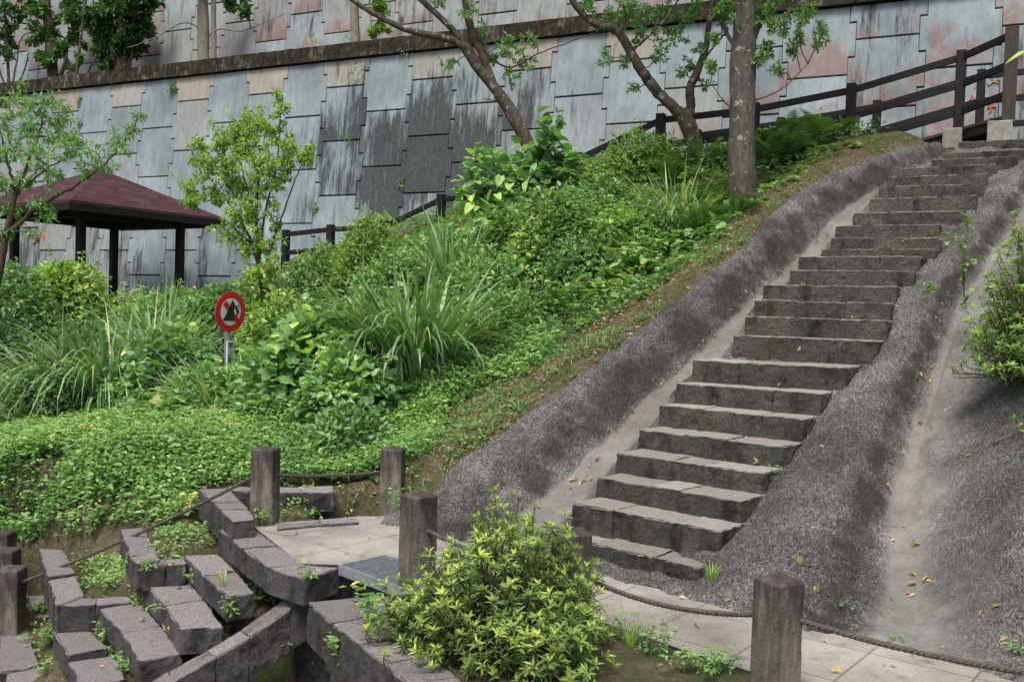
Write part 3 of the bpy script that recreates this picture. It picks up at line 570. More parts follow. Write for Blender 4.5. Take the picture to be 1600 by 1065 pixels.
# ------------------------------------------------------------------ bollard posts and ropes
def bollard(base, h, w_, rz, label, lean=(0, 0), seed=0):
    r = empty('rope_post', base, label, 'post', 'square concrete rope posts'); st = .03
    V, Q = cubegrid(gridpar(w_, st, .012), gridpar(w_, st, .012), gridpar(h+.2, st*1.3, .012)); V = V*[w_/2, w_/2, (h+.2)/2]; V[:, 2] += (h+.2)/2-.2
    hor = np.abs(V[:, :2]).max(1); ed = (np.abs(V[:, 0]) > w_/2*.99) & (np.abs(V[:, 1]) > w_/2*.99); V[ed, :2] *= .955; tp = (V[:, 2] > h-.001) & (hor > w_/2*.99); V[tp, 2] -= .008; V[tp, :2] *= .965
    q = V+seed*2.3; V = V+(fbm(q*[9, 9, 3], seed, 4)*.006+fbm(q*30, seed+1, 2)*.0025)[:, None]*unit(V*[1, 1, .05])
    c, s_ = math.cos(rz), math.sin(rz); V = V@np.array([[c, s_, 0], [-s_, c, 0], [0, 0, 1]]); V[:, 0] += V[:, 2]*lean[0]; V[:, 1] += V[:, 2]*lean[1]
    mk('post_shaft', V, Q, M_post, r, False, attr=np.full(len(V), .5)); return r
def btop(px, py, h): p = G(px, py, h); return np.array([p[0], p[1], 0])
BP = {}
def bp(k, base, h, w_, rz, label, lean=(0, 0), zb=0): base = np.array([base[0], base[1], zb]); BP[k] = base+[lean[0]*h, lean[1]*h, h]; bollard(base, h, w_, rz, label, lean, len(BP)+3)
bp('a', G(413, 816, 0), .535, .165, -.12, 'square rope post standing at the back left corner of the paved landing')
bp('b', G(612, 797, 0), .48, .165, -.1, 'pale brown rope post at the foot of the weedy bank')
p = G(655, 771, .52); bp('c', (p[0], p[1]), .52, .155, .78, 'dark rope post half hidden behind the left side of the foreground bush')
p = G(894, 828, .5); bp('d', (p[0], p[1]), .5, .165, .2, 'rope post almost hidden behind the right side of the foreground bush')
p = G(1217, 903, .48); bp('e', (p[0], p[1]), .48, .15, .5, 'dark brown rope post nearest the camera, in front of the paved landing')
p = G(18, 886, -.45); bp('f', (p[0], p[1]), .6, .165, .05, 'weathered rope post in front of the group of three at the left edge', zb=-1.05)
p = G(10, 857, -.4); bp('g', (p[0], p[1]), .55, .165, .05, 'middle rope post of the three at the left edge', zb=-.95)
p = G(3, 830, -.36); bp('h', (p[0], p[1]), .5, .165, .05, 'rearmost rope post of the three at the left edge', zb=-.86)
p = G(1850, 1090, .3); bp('i', (p[0], p[1]), .48, .15, .4, 'rope post beyond the right edge of the picture', zb=0)
def rope(a, b, sag, label, r=.0118):
    L = np.linalg.norm(b-a); n = int(L/.009); t = np.linspace(0, 1, n); c = a+(b-a)*t[:, None]; c[:, 2] -= sag*4*t*(1-t)
    tg = unit(np.gradient(c, axis=0)); s_ = unit(np.cross(tg, [0, 0, 1.])); u_ = np.cross(s_, tg); mb = MB()
    for k in range(3):
        ph = t*L/.07*2*math.pi+k*2*math.pi/3; q = c+(np.cos(ph)[:, None]*s_+np.sin(ph)[:, None]*u_)*r*.55; mb.tube(q, r*.58, 5, t=.5)
    r_ = empty('rope', (a+b)/2, label, 'rope', 'twisted ropes between posts'); mb.build('strand', M_rope, r_, True)
D_ = lambda k, d, dx=0, dy=0: BP[k]+np.array([dx, dy, -d])
rope(D_('f', .12, .05), D_('a', .19, -.05), .035, 'twisted rope slanting up from the left edge post over the dark lower steps')
rope(D_('a', .19, .06), D_('b', .18, -.06), .02, 'short level rope between the two posts behind the paved landing')
rope(D_('c', .18), D_('d', .2), .05, 'rope passing behind the foreground bush above the grating')
rope(D_('d', .22, .05), D_('e', .15, -.02), .06, 'twisted rope from the bush to the nearest dark post, in front of the bottom step')
rope(D_('e', .155, .03), D_('i', .15), .05, 'twisted rope running from the nearest dark post to the right edge of the picture')
# ------------------------------------------------------------------ boardwalk fence
fence = empty('boardwalk_railing', P(1330, 210, 14.7), 'dark timber railing climbing to the right along the foot of the panel wall', 'railing')
FP = [(447, 359, 20.9, 1.1), (517, 351, 20.0, 1.1), (600, 347, 19.2, 1.15), (690, 303, 18.3, 1.15), (790, 297, 17.4, 1.15), (905, 239, 16.2, 1.15), (1033, 178, 15.6, 1.15), (1180, 161, 15.0, 1.15), (1331, 131, 14.6, 1.15), (1503, 79, 14.2, 1.2), (1582, 43, 13.3, 1.32)]
WYAW = math.atan2(WU[1], WU[0]); RW = np.array([[math.cos(WYAW), -math.sin(WYAW), 0], [math.sin(WYAW), math.cos(WYAW), 0], [0, 0, 1]])
def rail_bar(m, a, b, hh_=.1, th=.05):
    d = b-a; L = np.linalg.norm(d); d = d/L; s_ = unit(np.cross(d, [0, 0, 1])); u_ = np.cross(s_, d); m.box((a+b)/2, (L, th, hh_), np.array([d, s_, u_]).T, .006)
def railing(parent, pts, wd=.14, drops=(.1, .5, .9)):
    tops = [P(a, b, D) for a, b, D, h in pts]
    for (a, b, D, h), t in zip(pts, tops):
        mb = MB(); last = (a == 1582); mb.box(t-[0, 0, h/2], (wd if not last else .17, wd if not last else .17, h), RW, .01); mb.build('post', M_woodb if last else M_wood, parent)
    for a, b in zip(tops[:-1], tops[1:]):
        for d in drops: mb = MB(); o_ = WB*.0; rail_bar(mb, a-[0, 0, d]+o_, b-[0, 0, d]+o_); mb.build('rail', M_wood, parent)
    return tops
tops = railing(fence, FP)
for q, sz in (((1562, 205, 13.3), .31), ((1488, 215, 14.1), .26)):
    mb = MB(); c = P(*q); mb.box(c-[0, 0, .03], (sz, sz, .3), RW, .015); mb.build('concrete_footing', M_conc, fence)
far = empty('inner_railing', P(1370, 215, 16), 'second dark timber railing behind the boardwalk, against the panel wall', 'railing')
FQ = [(1090, 203, 16.4, 1.1), (1221, 184, 16.0, 1.1), (1371, 157, 15.8, 1.1), (1534, 109, 15.5, 1.1), (1700, 92, 14.8, 1.1)]
t2 = railing(far, FQ, .13)
bw = empty('boardwalk', P(1400, 215, 15), 'dark timber boardwalk ramp behind the railing at the top of the granite steps', 'boardwalk')
a_ = [t-[0, 0, 1.13] for t in tops[6:]]; a_[-1] = a_[-1]-[0, 0, .05]
for i in range(len(a_)-1):
    mb = MB(); p0, p1 = a_[i], a_[i+1]; s_ = WB*1.35; q0, q1 = p0+s_, p1+s_; q0[2] = p0[2]; q1[2] = p1[2]
    V = np.array([p0, p1, q1, q0]); mb.add(np.concatenate([V, V-[0, 0, .04]]), [[0, 1, 2, 3], [7, 6, 5, 4], [0, 4, 5, 1], [1, 5, 6, 2], [2, 6, 7, 3], [3, 7, 4, 0]]); mb.build('deck_board', M_woodb, bw)
    mb = MB(); rail_bar(mb, p0-[0, 0, .11]+WB*.06, p1-[0, 0, .11]+WB*.06, .14, .05); rail_bar(mb, p0-[0, 0, .11]+WB*1.2, p1-[0, 0, .11]+WB*1.2, .14, .05); mb.build('joist', M_wood, bw)
# ------------------------------------------------------------------ pavilion
c0 = P(109, 318, 21); c1 = P(353, 343, 24.6); ze = (c0[2]+c1[2])/2; c0[2] = c1[2] = ze; S_ = np.linalg.norm(c1-c0); e1 = unit(c1-c0); e2 = np.array([-e1[1], e1[0], 0]); c2 = c1+e2*S_; c3_ = c0+e2*S_; ctr = (c0+c2)/2
pav = empty('pavilion', [ctr[0], ctr[1], zt(ctr[0], ctr[1])], 'open pavilion with dark posts and a maroon shingle pyramid roof in front of the wall', 'pavilion')
zr = P(152, 264, ctr[1])[2]; ap = np.array([ctr[0], ctr[1], zr]); cs = [c0, c1, c2, c3_]
Vr, Qr, uv = [], [], []
for k in range(4):
    a, b = cs[k]+[0, 0, .05], cs[(k+1) % 4]+[0, 0, .05]; i0 = len(Vr); Vr += [a, b, ap]; Qr.append([i0, i0+1, i0+2]); sl_ = np.linalg.norm((a+b)/2-ap); uv += [(0, 0), (S_, 0), (S_/2, sl_)]
    Vr += [a-[0, 0, .06], b-[0, 0, .06], ap-[0, 0, .06]]; Qr.append([i0+5, i0+4, i0+3]); Qr.append([i0, i0+3, i0+4, i0+1]); uv += [(0, 0), (S_, 0), (S_/2, sl_), (0, 0), (0, -.06), (S_, -.06), (S_, 0)]
ro = mk('roof', into(pav, Vr), Qr, M_roof, pav); ul = ro.data.uv_layers.new(name='UVMap')
for i, q in enumerate(uv): ul.data[i].uv = q
ins_ = .78
for k in range(4):
    inw = unit(ctr-cs[k])*[1, 1, 0]; b = cs[k]+inw*ins_*1.414; mb = MB(); zb = zt(b[0], b[1])-.2; mb.box([b[0], b[1], (zb+ze-.02)/2], (.17, .17, ze-zb), np.array([e1, e2, [0, 0, 1]]).T, .01); mb.build('post', M_pav, pav)
    a, b2 = cs[k], cs[(k+1) % 4]; mb = MB(); rail_bar(mb, a+inw*.03-[0, 0, .08], b2+unit(ctr-b2)*[1, 1, 0]*.03-[0, 0, .08], .18, .04); mb.build('fascia', M_pav, pav)
    i1, i2 = cs[k]+inw*ins_*1.414-[0, 0, .14], cs[(k+1) % 4]+unit(ctr-cs[(k+1) % 4])*[1, 1, 0]*ins_*1.414-[0, 0, .14]; mb = MB(); rail_bar(mb, i1, i2, .16, .1); mb.build('beam', M_pav, pav)
    mb = MB()
    for t in np.linspace(.06, .94, 12):
        q = a+(b2-a)*t; top_ = ap+(q-ap)*.45; rail_bar(mb, q-[0, 0, .05], top_-[0, 0, .09], .07, .04)
    mb.build('rafter', M_pav, pav)
mb = MB(); mb.tube([ap-[0, 0, .03], ap+[0, 0, .06]], [.12, .02], 6); mb.build('finial', M_roof, pav)
# ================================================================== VEGETATION
rng = np.random.default_rng(7)
def rperp(d, roll=None):
    """a side vector for each direction d"""
    n = len(d); up = np.tile([0, 0, 1.], (n, 1)); s_ = unit(np.cross(d, up+rng.normal(0, .05, (n, 3)))); return s_
SHAPES = {
    'ovate': ([(0, 0), (.3, .5), (.72, .36), (1, 0), (.72, -.36), (.3, -.5)], [(0, 1, 2, 3), (0, 3, 4, 5)]),
    'lance': ([(0, 0), (.42, .5), (.8, .26), (1, 0), (.8, -.26), (.42, -.5)], [(0, 1, 2, 3), (0, 3, 4, 5)]),
    'heart': ([(0, 0), (-.08, .3), (.25, .52), (.7, .33), (1, 0), (.7, -.33), (.25, -.52), (-.08, -.3)], [(0, 1, 2, 3), (0, 3, 4), (0, 4, 5), (0, 5, 6, 7)]),
    'lobed': ([(0, 0), (-.1, .28), (.22, .62), (.38, .3), (.72, .42), (1, 0), (.72, -.42), (.38, -.3), (.22, -.62), (-.1, -.28)], [(0, 1, 2, 3), (0, 3, 4, 5), (0, 5, 6, 7), (0, 7, 8, 9)]),
    'simple': ([(0, 0), (.45, .5), (1, 0), (.45, -.5)], [(0, 1, 2), (0, 2, 3)]),
}
def leaf_arrays(pos, d, nrm, L, wr, shape='ovate', droop=.25, fold=.25):
    pos = np.asarray(pos, float); N = len(pos); d = unit(d); s_ = unit(np.cross(d, nrm)); nn = np.cross(s_, d); T = SHAPES[shape]; L = np.broadcast_to(L, (N,))
    V = []
    for t, w_ in T[0]:
        V.append(pos+d*(L*t)[:, None]+s_*(L*wr*w_)[:, None]+nn*(L*(fold*abs(w_)*wr*1.2-droop*t*t))[:, None])
    V = np.stack(V, 1); k = len(T[0]); base = np.arange(N)[:, None]*k
    Q4 = [base+np.array(q) for q in T[1] if len(q) == 4]; Q3 = [base+np.array(q) for q in T[1] if len(q) == 3]
    return V.reshape(-1, 3), Q4, Q3, k
class LV:
    """collects leaves of several shapes for one mesh"""
    def __init__(s): s.V = []; s.Q4 = []; s.Q3 = []; s.T = []; s.n = 0
    def leaves(s, pos, d, nrm, L, wr=.55, shape='ovate', tint=None, droop=.25, fold=.25):
        if len(pos) == 0: return
        V, Q4, Q3, k = leaf_arrays(pos, d, nrm, L, wr, shape, droop, fold); s.raw(V, Q4, Q3, np.repeat(np.clip(tint if tint is not None else rng.normal(.5, .2, len(pos)), 0, 1), k))
    def raw(s, V, Q4, Q3, T):
        s.V.append(V); s.Q4 += [q+s.n for q in Q4]; s.Q3 += [q+s.n for q in Q3]; s.T.append(T); s.n += len(V)
    def blades(s, pos, az, L, W_, lean, curl, tint, seg=6, twist=.0):
        """arching grass blades"""
        N = len(pos); t = np.linspace(0, 1, seg+1); dirh = np.stack([np.cos(az), np.sin(az), 0*az], -1); side = np.stack([-np.sin(az+twist), np.cos(az+twist), 0*az], -1)
        ang = lean[:, None]+curl[:, None]*t[None]**1.5; ds = (L/seg)[:, None]; hx = np.cumsum(np.sin(ang)*ds, 1)-np.sin(ang[:, :1])*ds; hz = np.cumsum(np.cos(ang)*ds, 1)-np.cos(ang[:, :1])*ds
        c = pos[:, None]+dirh[:, None]*hx[..., None]+np.array([0, 0, 1])*hz[..., None]
        wd = (W_[:, None]*np.minimum(1, .45+t*2.2)[None]*np.clip((1-t)*2.4, 0, 1)[None])
        V = np.stack([c-side[:, None]*wd[..., None]/2, c+side[:, None]*wd[..., None]/2], 2).reshape(-1, 3); k = 2*(seg+1)
        base = np.arange(N)[:, None]*k; Q = [base+np.array([2*i, 2*i+1, 2*i+3, 2*i+2]) for i in range(seg)]
        s.raw(V, Q, [], np.repeat(tint, k))
    def build(s, name, mat, parent=None):
        V = np.concatenate(s.V)
        if parent is not None: V = into(parent, V)
        return mk(name, V, s.Q4+s.Q3, mat, parent, False, np.clip(np.concatenate(s.T), 0, 1))
def cone(n, axis, spread):
    return unit(np.asarray(axis)+rng.normal(0, spread, (n, 3)))
# ---- scatter over the ground in a pixel polygon
def inpoly(px, py, poly):
    poly = np.array(poly, float); x, y = px, py; c = np.zeros(len(x), bool); j = len(poly)-1
    for i in range(len(poly)):
        a, b = poly[i], poly[j]; k = ((a[1] > y) != (b[1] > y)) & (x < (b[0]-a[0])*(y-a[1])/(b[1]-a[1]+1e-9)+a[0]); c ^= k; j = i
    return c
def projv(Pp):
    q = Pp-C0; z = q@fw; return 800+F*(q@cr)/z, 532.5-F*(q@cu)/z
def scatter(poly, x0, x1, y0, y1, dens, fall=0):
    """random ground points whose picture position lies in the polygon; density falls with distance"""
    N = int((x1-x0)*(y1-y0)*dens); x = rng.uniform(x0, x1, N); y = rng.uniform(y0, y1, N)
    if fall: k = rng.random(N) < np.minimum(1, (fall/y)**2); x, y = x[k], y[k]
    z = zt(x, y); Pp = np.stack([x, y, z], -1); a, b = projv(Pp); return Pp[inpoly(a, b, poly)]
def sprigs(lv, base, h, nl, L, wr, shape, tint, spread=.55, out=.02, droop=.25, drift=0):
    """each sprig: a short stem with nl leaves from half height up, leaves spreading sideways"""
    N = len(base); h = np.broadcast_to(h, (N,)); tint = np.broadcast_to(tint, (N,)); lean = rng.normal(0, .18, (N, 3)); lean[:, 2] = 1
    for k in range(nl):
        f = rng.uniform(.35, 1, N) if k else np.ones(N); az = rng.uniform(0, 2*math.pi, N); d = np.stack([np.cos(az), np.sin(az), rng.normal(.12, .3, N)], -1)
        p = base+lean*(h*f)[:, None]+d*out; nn = np.array([0, 0, 1.])+rng.normal(0, .3, (N, 3))
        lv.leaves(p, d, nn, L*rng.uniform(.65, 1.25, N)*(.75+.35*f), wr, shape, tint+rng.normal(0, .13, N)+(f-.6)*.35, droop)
def mound_points(c, rx, ry, rz, N, lump=.28, seed=0, shell=.3, low=-.1, fr=1.6, sq=2):
    d = unit(rng.normal(0, 1, (N, 3))); d[:, 2] = np.abs(d[:, 2])*(1-low)+low; d = unit(d)
    r = 1+lump*fbm(d*fr+seed*5.1, seed, 4)*1.6+.35*lump*fbm(d*6+seed, seed+2, 2); r = r*(1-shell*rng.random(N)**1.6)
    if sq > 2: r = r/((np.abs(d)**sq).sum(1)**(1/sq))
    return np.asarray(c)+d*np.array([rx, ry, rz])*r[:, None], d, r
def stems(mb, base, tips, r=.012, jit=.08, n=5, sides=5):
    for t_ in tips:
        t = np.linspace(0, 1, n); mid = base+(t_-base)*t[:, None]+rng.normal(0, jit, (n, 3))*np.sin(t*math.pi)[:, None]; mid[:, :2] += ((t_-base)[:2]*(-.15*np.sin(t*math.pi))[:, None]); mb.tube(mid, np.linspace(r, r*.3, n), sides)
SHN = 0
def shrub(label, px, ytop, D, rpx, cat='shrub', name='shrub', mat=None, N=900, L=.06, wr=.55, shape='ovate', tint=.5, ts=.17, ry=None, lump=.28, hz=None, zb=None, shell=.45, droop=.3, group=None, nst=22, low=-.1, ybase=None, stem_r=.014, up=.35):
    """leafy mound: top at picture height ytop, half-width rpx pixels, at depth D"""
    global SHN; SHN += 1
    top = P(px, ytop, D); x, y = top[0], top[1]; z0 = float(zt(x, y)) if ybase is None else P(px, ybase, D)[2]
    rx = rpx*D/F; ry = ry or rx; rz = max(.1, (top[2]-z0)/(1+lump*.35)); r = empty(name, (x, y, z0), label, cat, group); rx *= 1.08; ry *= 1.08; N = int(N*1.55)
    p, d, rr_ = mound_points((x, y, z0), rx, ry, rz, N, lump, SHN, shell, low); k = p[:, 2] > z0-.05; p, d, rr_ = p[k], d[k], rr_[k]
    n = len(p); dd = unit(d*.8+rng.normal(0, .55, (n, 3))+[0, 0, -.15]); nn = unit(d*(1-up)+[0, 0, 1.1]+rng.normal(0, .35, (n, 3)))
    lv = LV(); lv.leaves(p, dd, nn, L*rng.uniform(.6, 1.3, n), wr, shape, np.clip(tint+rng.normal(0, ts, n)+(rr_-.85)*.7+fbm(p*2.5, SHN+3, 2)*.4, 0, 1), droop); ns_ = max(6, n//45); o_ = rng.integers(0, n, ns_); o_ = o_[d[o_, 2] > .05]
    for q in range(9):
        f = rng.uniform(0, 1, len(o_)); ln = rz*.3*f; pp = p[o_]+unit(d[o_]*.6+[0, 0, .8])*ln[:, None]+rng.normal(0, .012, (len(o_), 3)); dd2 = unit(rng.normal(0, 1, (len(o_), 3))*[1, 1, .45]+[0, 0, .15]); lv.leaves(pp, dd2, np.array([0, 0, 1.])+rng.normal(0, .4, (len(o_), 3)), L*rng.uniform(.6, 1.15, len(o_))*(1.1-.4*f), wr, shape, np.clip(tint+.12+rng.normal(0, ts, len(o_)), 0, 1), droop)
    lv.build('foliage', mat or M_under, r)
    mb = MB(); stems(mb, np.array([x, y, z0-.05]), p[rng.integers(0, n, nst)], stem_r); mb.build('stem', M_twig, r, True)
    return r
def grass_clump(label, px, py, D, n=220, L=.9, W_=.014, lean=.25, curl=1.3, spread=.12, tint=.5, cat='grass clump', name='grass_clump', dirn=None, group=None, zbase=None, mat=None):
    b = P(px, py, D); z0 = float(zt(b[0], b[1])) if zbase is None else zbase
    if py and zbase == 'px': z0 = b[2]
    b = np.array([b[0], b[1], z0]); r = empty(name, b, label, cat, group)
    az = rng.uniform(0, 2*math.pi, n)
    if dirn is not None: az = dirn+rng.normal(0, .9, n)
    rad = spread*np.sqrt(rng.random(n)); pos = b+np.stack([np.cos(az)*rad, np.sin(az)*rad, -.03+0*az], -1)
    lv = LV(); lv.blades(pos, az+rng.normal(0, .4, n), L*rng.uniform(.45, 1.15, n), W_*rng.uniform(.6, 1.2, n), np.abs(rng.normal(lean, lean*.6, n)), np.clip(rng.normal(curl, curl*.4, n), 0, 3), np.clip(tint+rng.normal(0, .2, n), 0, 1), 7, rng.normal(0, .5, n)); lv.build('blades', mat or M_blade, r); return r
def fern(label, px, py, D, n=9, L=.6, tint=.5, group=None, cat='fern', name='fern', curl=1.1, lean=.5, zbase=None):
    b = P(px, py, D); z0 = float(zt(b[0], b[1])) if zbase is None else b[2]; b = np.array([b[0], b[1], z0]); r = empty(name, b, label, cat, group); lv = LV()
    for k in range(n):
        az = rng.uniform(0, 2*math.pi); l_ = L*rng.uniform(.7, 1.15); m = 16; t = np.linspace(.08, 1, m); a = lean*rng.uniform(.5, 1.3)+curl*t**1.4; ds = l_/m
        c = b+np.stack([np.cos(az)*np.cumsum(np.sin(a))*ds, np.sin(az)*np.cumsum(np.sin(a))*ds, np.cumsum(np.cos(a))*ds], -1); tg = unit(np.gradient(c, axis=0)); sd = np.array([-math.sin(az), math.cos(az), 0]); nn = np.cross(sd, tg)*1.0
        nn = np.where(nn[:, 2:3] < 0, -nn, nn); ll = l_*.32*np.sin(np.clip(t*1.05, 0, 1)*math.pi*.93+.12)
        for s_ in (-1, 1): lv.leaves(c, sd*s_+tg*.45, nn, np.maximum(ll, .015), .2, 'lance', np.full(m, tint)+rng.normal(0, .1, m), .25, .1)
        lv.blades(b[None], np.array([az]), np.array([l_]), np.array([.006]), np.array([a[0]]), np.array([curl]), np.array([.3]), 7)
    lv.build('fronds', M_fern, r); return r
# ---- low herbs covering the field (nobody could count them)
FIELD = [(-420, 600), (120, 610), (330, 640), (480, 640), (640, 640), (700, 640), (690, 690), (640, 745), (560, 760), (311, 770), (305, 815), (250, 835), (180, 832), (110, 862), (58, 866), (50, 880), (30, 850), (-420, 850)]
f = scatter(FIELD, -12, 0, 6.4, 15, 640, 8.5)
lv = LV(); hh_ = .10+.11*np.clip(fbm(f*[1.3, 1.3, 0], 5, 3)+.4, 0, 1)+.05*rng.random(len(f)); near = f[:, 1] < 9.5
sprigs(lv, f, hh_, 8, .043, .52, 'ovate', .55+.4*fbm(f*[1.1, 1.1, 0], 9, 4)+rng.normal(0, .08, len(f))); f3 = scatter([(140, 700), (320, 700), (305, 822), (180, 836), (110, 864), (55, 868), (-60, 900), (-60, 690)], -9, 0, 6.4, 10, 330); sprigs(lv, f3, .13+.09*rng.random(len(f3)), 7, .05, .6, 'ovate', .45); f4 = scatter([(-60, 690), (120, 700), (130, 800), (60, 862), (30, 848), (-60, 848)], -9, 0, 6.4, 11, 500); sprigs(lv, f4, .12+.1*rng.random(len(f4)), 7, .045, .58, 'ovate', .5); f2 = scatter(FIELD, -12, 0, 6.4, 10, 70)
sprigs(lv, f2, .2, 5, .04, .5, 'lance', .7); tag(lv.build('field_herbs', M_herb), 'low light green nettle like herbs covering the level ground left of the posts', 'ground cover', kind='stuff')
# ---- undergrowth carpet of the hillside
HILL = [(-420, 430), (300, 440), (480, 400), (640, 350), (800, 300), (960, 240), (1100, 225), (1250, 222), (1330, 222), (1340, 232), (1270, 258), (1205, 308), (1145, 362), (1070, 418), (990, 478), (905, 532), (840, 575), (760, 610), (700, 640), (660, 690), (620, 730), (560, 755), (500, 750), (420, 690), (-420, 620)]
f = scatter(HILL, -19, 7, 7.5, 24, 105, 10.5)
lv = LV(); lm = fbm(f*[.8, .8, 0], 15, 4); hh_ = (.1+.6*np.clip(lm+.3, 0, 1)**1.3)*np.clip((f[:, 1]-6)/4, .45, 1.2)*np.where(f[:, 1] > 13.3, .45, 1)
ax, ay = projv(f); edge = np.interp(ax, [620, 700, 840, 980, 1130, 1330], [730, 640, 575, 470, 350, 225]); hh_ = hh_*np.clip((edge-ay)/60+.25, .25, 1)
ty = fbm(f*[.6, .6, 0], 41, 3)+rng.normal(0, .06, len(f)); tn_ = .5+.45*fbm(f*[.9, .9, 0], 19, 3)
k = ty < -.05; sprigs(lv, f[k], hh_[k], 8, .065, .6, 'ovate', tn_[k], droop=.3); k = (ty >= 0) & (ty < .22); sprigs(lv, f[k], hh_[k], 9, .075, .3, 'lance', tn_[k]+.1, droop=.4); k = ty >= .22; sprigs(lv, f[k], hh_[k]*1.1, 8, .082, .8, 'heart', tn_[k]+.05); k = rng.random(len(f)) < .1; sprigs(lv, f[k], hh_[k]*1.3, 4, .1, .85, 'heart', .75)
k = rng.random(len(f)) < .12; m = k.sum(); lv.blades(f[k], rng.uniform(0, 6.28, m), hh_[k]*rng.uniform(1.2, 2.2, m), np.full(m, .012), rng.uniform(.1, .6, m), rng.uniform(.4, 1.8, m), rng.uniform(.4, 1, m), 5); tag(lv.build('undergrowth', M_under), 'mixed leafy undergrowth covering the hillside below the wall', 'undergrowth', kind='stuff')
lv = LV(); MID = [(560, 640), (600, 590), (700, 560), (800, 540), (880, 540), (840, 572), (770, 610), (700, 640), (660, 700), (640, 735), (560, 740)]
f = scatter(MID, -2, 1.5, 7.5, 11, 330); sprigs(lv, f, .1+.16*np.clip(fbm(f*[2, 2, 0], 3, 3)+.5, 0, 1), 6, .045, .62, 'ovate', .5+.2*fbm(f*2, 8, 2)); tag(lv.build('bank_herbs', M_herb), 'bright small leaved herbs on the bank beside the curb', 'ground cover', kind='stuff')
# sparse grass and litter on the bare strip by the curb
BARE = [(610, 740), (680, 640), (770, 595), (850, 560), (910, 520), (990, 465), (1070, 405), (1145, 350), (1205, 295), (1265, 250), (1330, 215), (1440, 215), (1300, 280), (1180, 380), (1090, 470), (960, 570), (860, 650), (760, 720), (690, 780), (620, 810)]
f = scatter(BARE, -2, 6, 6.4, 14.5, 620, 10); lv = LV(); n = len(f); g = fbm(f*[2.5, 2.5, 0], 31, 3)+rng.normal(0, .15, n); k = g > .06; m = k.sum()
lv.blades(f[k], rng.uniform(0, 6.28, m), rng.uniform(.03, .11, m), rng.uniform(.004, .008, m), rng.uniform(0, .6, m), rng.uniform(0, 1, m), rng.uniform(.4, .9, m), 3); gk = (g > .14) & (rng.random(n) < .6); sprigs(lv, f[gk], .04, 5, .03, .6, 'ovate', .5)
tag(lv.build('sparse_grass', M_under), 'thin patchy grass on the brown strip of soil along the curb', 'grass', kind='stuff')
lv = LV(); f = scatter(BARE, -2, 6, 6.4, 14.5, 750, 10); n = len(f); lv.leaves(f+[0, 0, .015], unit(rng.normal(0, 1, (n, 3))*[1, 1, .3]), np.array([0, 0, 1.])+rng.normal(0, .5, (n, 3)), rng.uniform(.02, .06, n), .3, 'simple', rng.uniform(.05, .8, n), .1); az = rng.uniform(0, 6.28, n//2)
lv.blades(f[:n//2]+[0, 0, .01], az, rng.uniform(.05, .22, n//2), np.full(n//2, .004), np.full(n//2, 1.4), rng.uniform(-.3, .4, n//2), rng.uniform(.2, .85, n//2), 3); tag(lv.build('leaf_litter', M_dry), 'brown dead leaves and straw on the bare strip along the curb', 'litter', kind='stuff')
# weeds in the planters
lv = LV()
for poly, dens, hgt in (([(250, 830), (340, 825), (345, 858), (290, 868), (215, 872), (245, 850)], 500, .06), ([(130, 880), (215, 880), (225, 905), (205, 930), (135, 928), (110, 880)], 500, .09), ([(375, 775), (430, 772), (590, 765), (610, 790), (520, 812), (436, 820), (400, 815)], 450, .06), ([(0, 930), (80, 960), (85, 1065), (40, 1065)], 160, .08), ([(300, 800), (345, 850), (380, 870), (345, 860)], 200, .08), ([(200, 880), (290, 885), (360, 900), (420, 930), (300, 1040), (150, 1060), (100, 980)], 420, .07), ([(400, 950), (500, 910), (490, 1010), (340, 1035)], 160, .05)):
    f = scatter(poly, -6, 1, 4.2, 9, dens); sprigs(lv, f, hgt, 5, .03, .55, 'ovate', .62, droop=.2)
tag(lv.build('planter_weeds', M_herb), 'small pale green weeds filling the stone planters and path edge', 'ground cover', kind='stuff')
# ---- shrubs of the hillside: label, px, ytop, D, rpx ...
shrub('large leaved lobed shrub mass standing right of the round sign', 492, 462, 10.4, 100, mat=M_vine, N=1700, L=.13, wr=.85, shape='lobed', tint=.55, lump=.35, ybase=660)
shrub('lower part of big leaved thicket spilling over the field edge, right of the grass clump', 545, 540, 9.5, 88, mat=M_vine, N=1900, L=.09, wr=.8, shape='heart', tint=.45, lump=.3, ybase=700)
shrub('dark leafy shrub in front of the big leaved thicket, above the back rope', 545, 640, 8.7, 75, mat=M_under, N=1900, L=.06, tint=.42, lump=.3, ybase=735)
shrub('round leaved shrub left of the sign, in front of the tall grass', 262, 488, 12.0, 85, mat=M_vine, N=1500, L=.1, wr=.85, shape='heart', tint=.5, lump=.35, ybase=650)
shrub('low leafy hump between the left grass and the field edge', 60, 560, 11.3, 80, mat=M_under, N=2400, L=.06, tint=.5, ybase=660)
shrub('mixed thicket edge directly left of the sign post base', 330, 575, 10.6, 60, mat=M_vine, N=1500, L=.08, wr=.7, tint=.5, ybase=665)
shrub('bushy weeds on the slope right of the centre grass clump', 745, 480, 10.4, 55, mat=M_yel, N=1500, L=.06, tint=.4, ybase=590)
shrub('tangled light green shrub above the centre grass clump', 700, 345, 13.6, 60, mat=M_vine, N=1500, L=.1, wr=.7, shape='heart', tint=.55, ybase=440)
shrub('pale loose shrub on the slope between the centre grass and the vine shrub', 835, 345, 12.2, 42, mat=M_yel, N=700, L=.075, tint=.5, lump=.45, ybase=440, shell=.7)
shrub('upright leafy shrub uphill of the low herb mound by the trunk', 985, 322, 12.2, 48, mat=M_vine, N=1000, L=.085, wr=.7, shape='heart', tint=.5, lump=.42, ybase=420)
shrub('yellowish vine heap on the slope below the leaning tree', 865, 318, 12.6, 50, mat=M_yel, N=1100, L=.07, tint=.4, lump=.4, ybase=400)
